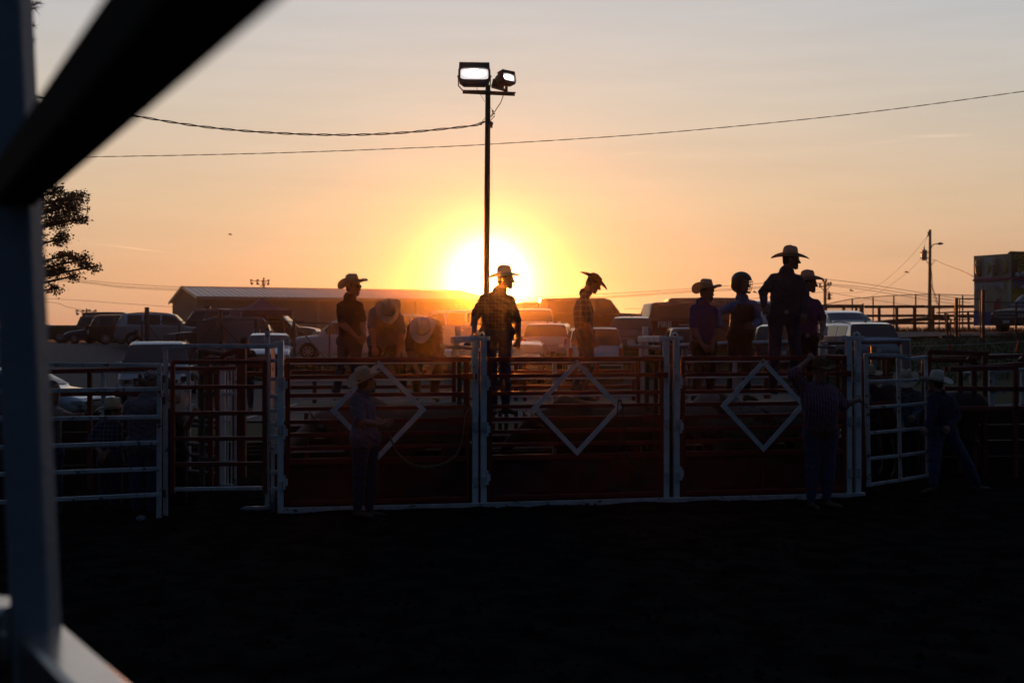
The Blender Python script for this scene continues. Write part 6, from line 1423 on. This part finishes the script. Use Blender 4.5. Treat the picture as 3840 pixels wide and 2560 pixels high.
# ------------------------------------------------------------------ cattle
HORN = mat('pale_horn', (.42, .36, .28), .5)
def bull(label, x, y, heading, hide, size=1., head_up=0., horns=True, group='bulls waiting in the chutes', face=None):
    """x, y ground position of the middle of the body; heading degrees (180 faces -X)"""
    loc = Vector((x, y, 0)); t = thing('bull', loc, label, 'bull', group)
    Mz = Matrix.Rotation(R(heading), 3, 'Z')
    def T(a, b, c_): return tuple(loc+Mz @ (Vector((a, b, c_))*size))
    pr = []
    def c(a, b, ra, rb, m=0, bl=.08): pr.append(('c', (T(*a), T(*b), ra*size, rb*size), m, bl))
    c((-.75, 0, 1.05), (-.1, 0, .98), .27, .30); c((-.1, 0, .98), (.55, 0, 1.02), .30, .30); c((.35, 0, 1.22), (.60, 0, 1.26), .17, .20); c((-.85, -.12, 1.08), (-.85, .12, 1.08), .20, .20)
    c((.0, 0, .86), (.5, 0, .88), .25, .25); c((.60, 0, 1.15), (.95, 0, 1.14+head_up*.3), .22, .16)
    hx, hz = 1.08, 1.12+head_up*.4
    c((.95, 0, 1.16+head_up*.35), (hx, 0, hz), .15, .125, 0, .05); c((hx, 0, hz), (hx+.30, 0, hz-.22), .115, .085, 1, .05); c((hx+.30, 0, hz-.22), (hx+.37, 0, hz-.27), .08, .07, 1, .03)
    for s in (-1, 1):
        c((hx-.05, s*.12, hz+.02), (hx-.10, s*.26, hz+.0), .035, .02, 0, .02)
        c((.55, s*.15, .9), (.55, s*.17, .50), .125, .075, 0, .06); c((.55, s*.17, .50), (.56, s*.17, .14), .062, .045, 0, .03); c((.56, s*.17, .12), (.60, s*.17, .05), .055, .06, 1, .02)
        c((-.72, s*.15, .95), (-.66, s*.18, .60), .18, .10, 0, .06); c((-.66, s*.18, .60), (-.85, s*.18, .46), .085, .062, 0, .03); c((-.85, s*.18, .46), (-.80, s*.18, .14), .052, .043, 0, .03); c((-.80, s*.18, .12), (-.75, s*.18, .05), .053, .058, 1, .02)
    c((-1.02, 0, 1.15), (-1.08, 0, .70), .035, .022, 0, .03); c((-1.08, 0, .70), (-1.07, 0, .5), .03, .045, 1, .02); c((.70, 0, .78), (1.0, 0, .98), .05, .05, 0, .08)
    v, q, mi = implicit(pr, .03, pad=.08); mb = MB(); mb.add([tuple(k) for k in v.tolist()], [tuple(k) for k in q.tolist()]); mb.m = mi.tolist()
    mb.build('body', [hide, face or hide], t, smooth=True)
    if horns:
        for s in (-1, 1):
            mb = MB(); mb.tube([Vector(T(hx-.03, s*.09, hz+.08)), Vector(T(hx-.02, s*.20, hz+.10)), Vector(T(hx+.03, s*.29, hz+.15)), Vector(T(hx+.08, s*.31, hz+.24))], [.035*size, .031*size, .022*size, .006*size], 10); mb.build('horn', HORN, t, smooth=True)
    return t
DUN = mat('dun_hide', (.16, .12, .095), .85, noise=.6, nscale=3, bump=.2); GREYH = mat('pale_face_hide', (.22, .20, .18), .85, noise=.4, nscale=4); BRNH = mat('brown_hide', (.07, .04, .025), .85, noise=.5, nscale=3)
SPOT = mat('spotted_hide', (.20, .18, .16), .85, wear=((.03, .022, .018), .54, 3.2), bump=.2); BLKH = mat('black_hide', (.014, .012, .012), .7)
an = math.degrees(math.atan2(CU.y, CU.x))
p = C(S_AT(1245, .45)+.85, .46, 0); bull('pale faced bull standing in the left chute with its head to the left', p.x, p.y, 180+an, DUN, .98, -.25, face=GREYH)
p = C(S_AT(2250, .45)+.1, .47, 0); bull('brown bull in the middle chute under the walking cowboy', p.x, p.y, 180+an, BRNH, .93, -.2)
p = C(S_AT(2820, .45), .47, 0); bull('grey bull with dark spots in the right chute behind the third diamond', p.x, p.y, 180+an, SPOT, .97, -.1)
bull('dark horned steer looking left behind the bent white swing gate', P(3460, 0, 17.2).x, 17.2, 195, BLKH, .98, .0, group=None)

# ------------------------------------------------------------------ trees at the left
BARK = mat('bark', (.05, .035, .025), .95, bump=.6); LEAF = mat('leaf', (.030, .050, .012), .6); LEAF2 = mat('light_leaf', (.055, .080, .02), .6); NEED = mat('pine_needle', (.02, .035, .015), .6)
t = thing('leafy_tree', (P(-120, 0, 26).x, 26, 0), 'broadleaf tree with ragged lobed branches reaching in behind the near post', 'tree')
TD_ = 26; rr = random.Random(11)
lobes = [((235, 780, 0), (95, 55)), ((290, 735, .3), (48, 22)), ((300, 820, -.2), (42, 14)), ((215, 830, .4), (55, 40)), ((225, 895, 0), (40, 30)), ((205, 720, .3), (38, 30)), ((240, 960, .2), (50, 22)), ((300, 975, 0), (45, 30)), ((345, 1000, -.2), (30, 12)), ((220, 1010, .3), (50, 30)), ((275, 1035, .1), (28, 18)), ((200, 1080, 0), (32, 22)),
         ((100, 760, .5), (110, 80)), ((60, 880, .2), (120, 100)), ((90, 1010, 0), (110, 70)), ((-60, 700, 0), (160, 140)), ((-120, 900, 0), (160, 150)), ((-200, 560, .4), (180, 140)), ((20, 620, .4), (90, 70))]
mb = MB(); tk = P(-120, 0, TD_); mb.tube([Vector((tk.x, TD_, -.1)), Vector((tk.x+.05, TD_, 2.0)), Vector((tk.x-.1, TD_, 4.2)), Vector((tk.x-.15, TD_, 6.5))], [.24, .19, .13, .05], 12); mb.build('trunk', BARK, t, smooth=True)
mb = MB(); lv = MB(); s_ = TD_/F
for (cx, cy, cz), (rx, ry) in lobes:
    c = P(cx, cy, TD_+cz); st = Vector((tk.x, TD_, max(1.8, c.z-1.1))); mid = st.lerp(c, .5)+Vector((0, rr.uniform(-.2, .2), .25)); mb.tube([st, mid, c, c+Vector((rx*s_*.7, 0, .05))], [.07, .04, .02, .006], 6)
    nt_ = int(rx*ry/42)+6
    for k in range(nt_):
        a = rr.uniform(0, 6.28); q = rr.random()**.5; e = c+Vector((math.cos(a)*rx*s_*q, rr.uniform(-.5, .5)*rx*s_*1.2, math.sin(a)*ry*s_*q)); e0 = c.lerp(e, .3); mb.tube([e0, e0.lerp(e, .6)+Vector((0, 0, .03)), e], [.010, .006, .003], 4, cap=False)
        for j in range(rr.randint(7, 17)):
            o = e.lerp(e0, rr.random()*.6)+Vector((rr.gauss(0, .055), rr.gauss(0, .07), rr.gauss(0, .045))); L_ = rr.uniform(.022, .075)
            ax = Vector((rr.uniform(-1, 1), rr.uniform(-1, 1), rr.uniform(-1, .3))).normalized(); bx = ax.orthogonal().normalized(); bx = (Matrix.Rotation(rr.uniform(0, 6.28), 3, ax) @ bx)*L_*.42
            lv.add([o, o+ax*L_*.35+bx, o+ax*L_, o+ax*L_*.35-bx], [(0, 1, 2, 3)], 0 if rr.random() < .7 else 1)
mb.build('branches', BARK, t); lv.build('crown', [LEAF, LEAF2], t)
t = thing('pine_tree', (P(-500, 0, 22).x, 22, 0), 'long needled pine with tufts showing at the top left corner', 'tree')
mb = MB(); tk = P(-500, 0, 22); mb.tube([Vector((tk.x, 22, -.1)), Vector((tk.x, 22, 5)), Vector((tk.x+.1, 22, 11.5))], [.26, .2, .05], 12); mb.build('trunk', BARK, t, smooth=True)
mb = MB(); nd = MB()
tufts = [(135, 30, 1.2), (128, 95, .9), (125, 150, .9), (150, 12, 1), (60, 60, 1.2), (80, -20, 1.2), (150, -40, 1.2), (20, 150, 1.2), (-60, 80, 1.4), (-120, 200, 1.4), (-200, 40, 1.4), (-300, 160, 1.4), (-40, -120, 1.4), (-260, 320, 1.4), (-380, 60, 1.4), (-700, 100, 1.4), (-820, 240, 1.4), (-640, -60, 1.4)]
for (x, y, k) in tufts:
    c = P(x, y, 22+rr.uniform(-.3, .3)); st = Vector((tk.x, 22, c.z-.5)); mb.tube([st, st.lerp(c, .6)+Vector((0, 0, -.15)), c], [.04, .02, .008], 6)
    dr_ = (c-st).normalized()
    for i in range(130):
        o = c-dr_*rr.random()*.3; v = (dr_*rr.uniform(.2, 1)+Vector((rr.gauss(0, .6), rr.gauss(0, .6), rr.gauss(.15, .6)))).normalized()*rr.uniform(.12, .2)*k*.9; w = v.orthogonal().normalized()*.0035
        nd.add([o-w, o+w, o+v+Vector((0, 0, -.02))], [(0, 1, 2)])
mb.build('branches', BARK, t); nd.build('crown', NEED, t)

# ------------------------------------------------------------------ dusty evening air
HZ = bpy.data.materials.new('haze'); HZ.use_nodes = True; nt = HZ.node_tree; nt.nodes.clear()
o_ = nt.nodes.new('ShaderNodeOutputMaterial'); pv = nt.nodes.new('ShaderNodeVolumePrincipled'); nt.links.new(pv.outputs[0], o_.inputs['Volume'])
pv.inputs['Color'].default_value = (.95, .9, .85, 1); pv.inputs['Density'].default_value = HAZE_D; pv.inputs['Anisotropy'].default_value = HAZE_G
mb = MB(); mb.box((0, 730, 5.9), 1900, 1560, 13.8); hz = mb.build('haze', HZ); hz['kind'] = 'stuff'
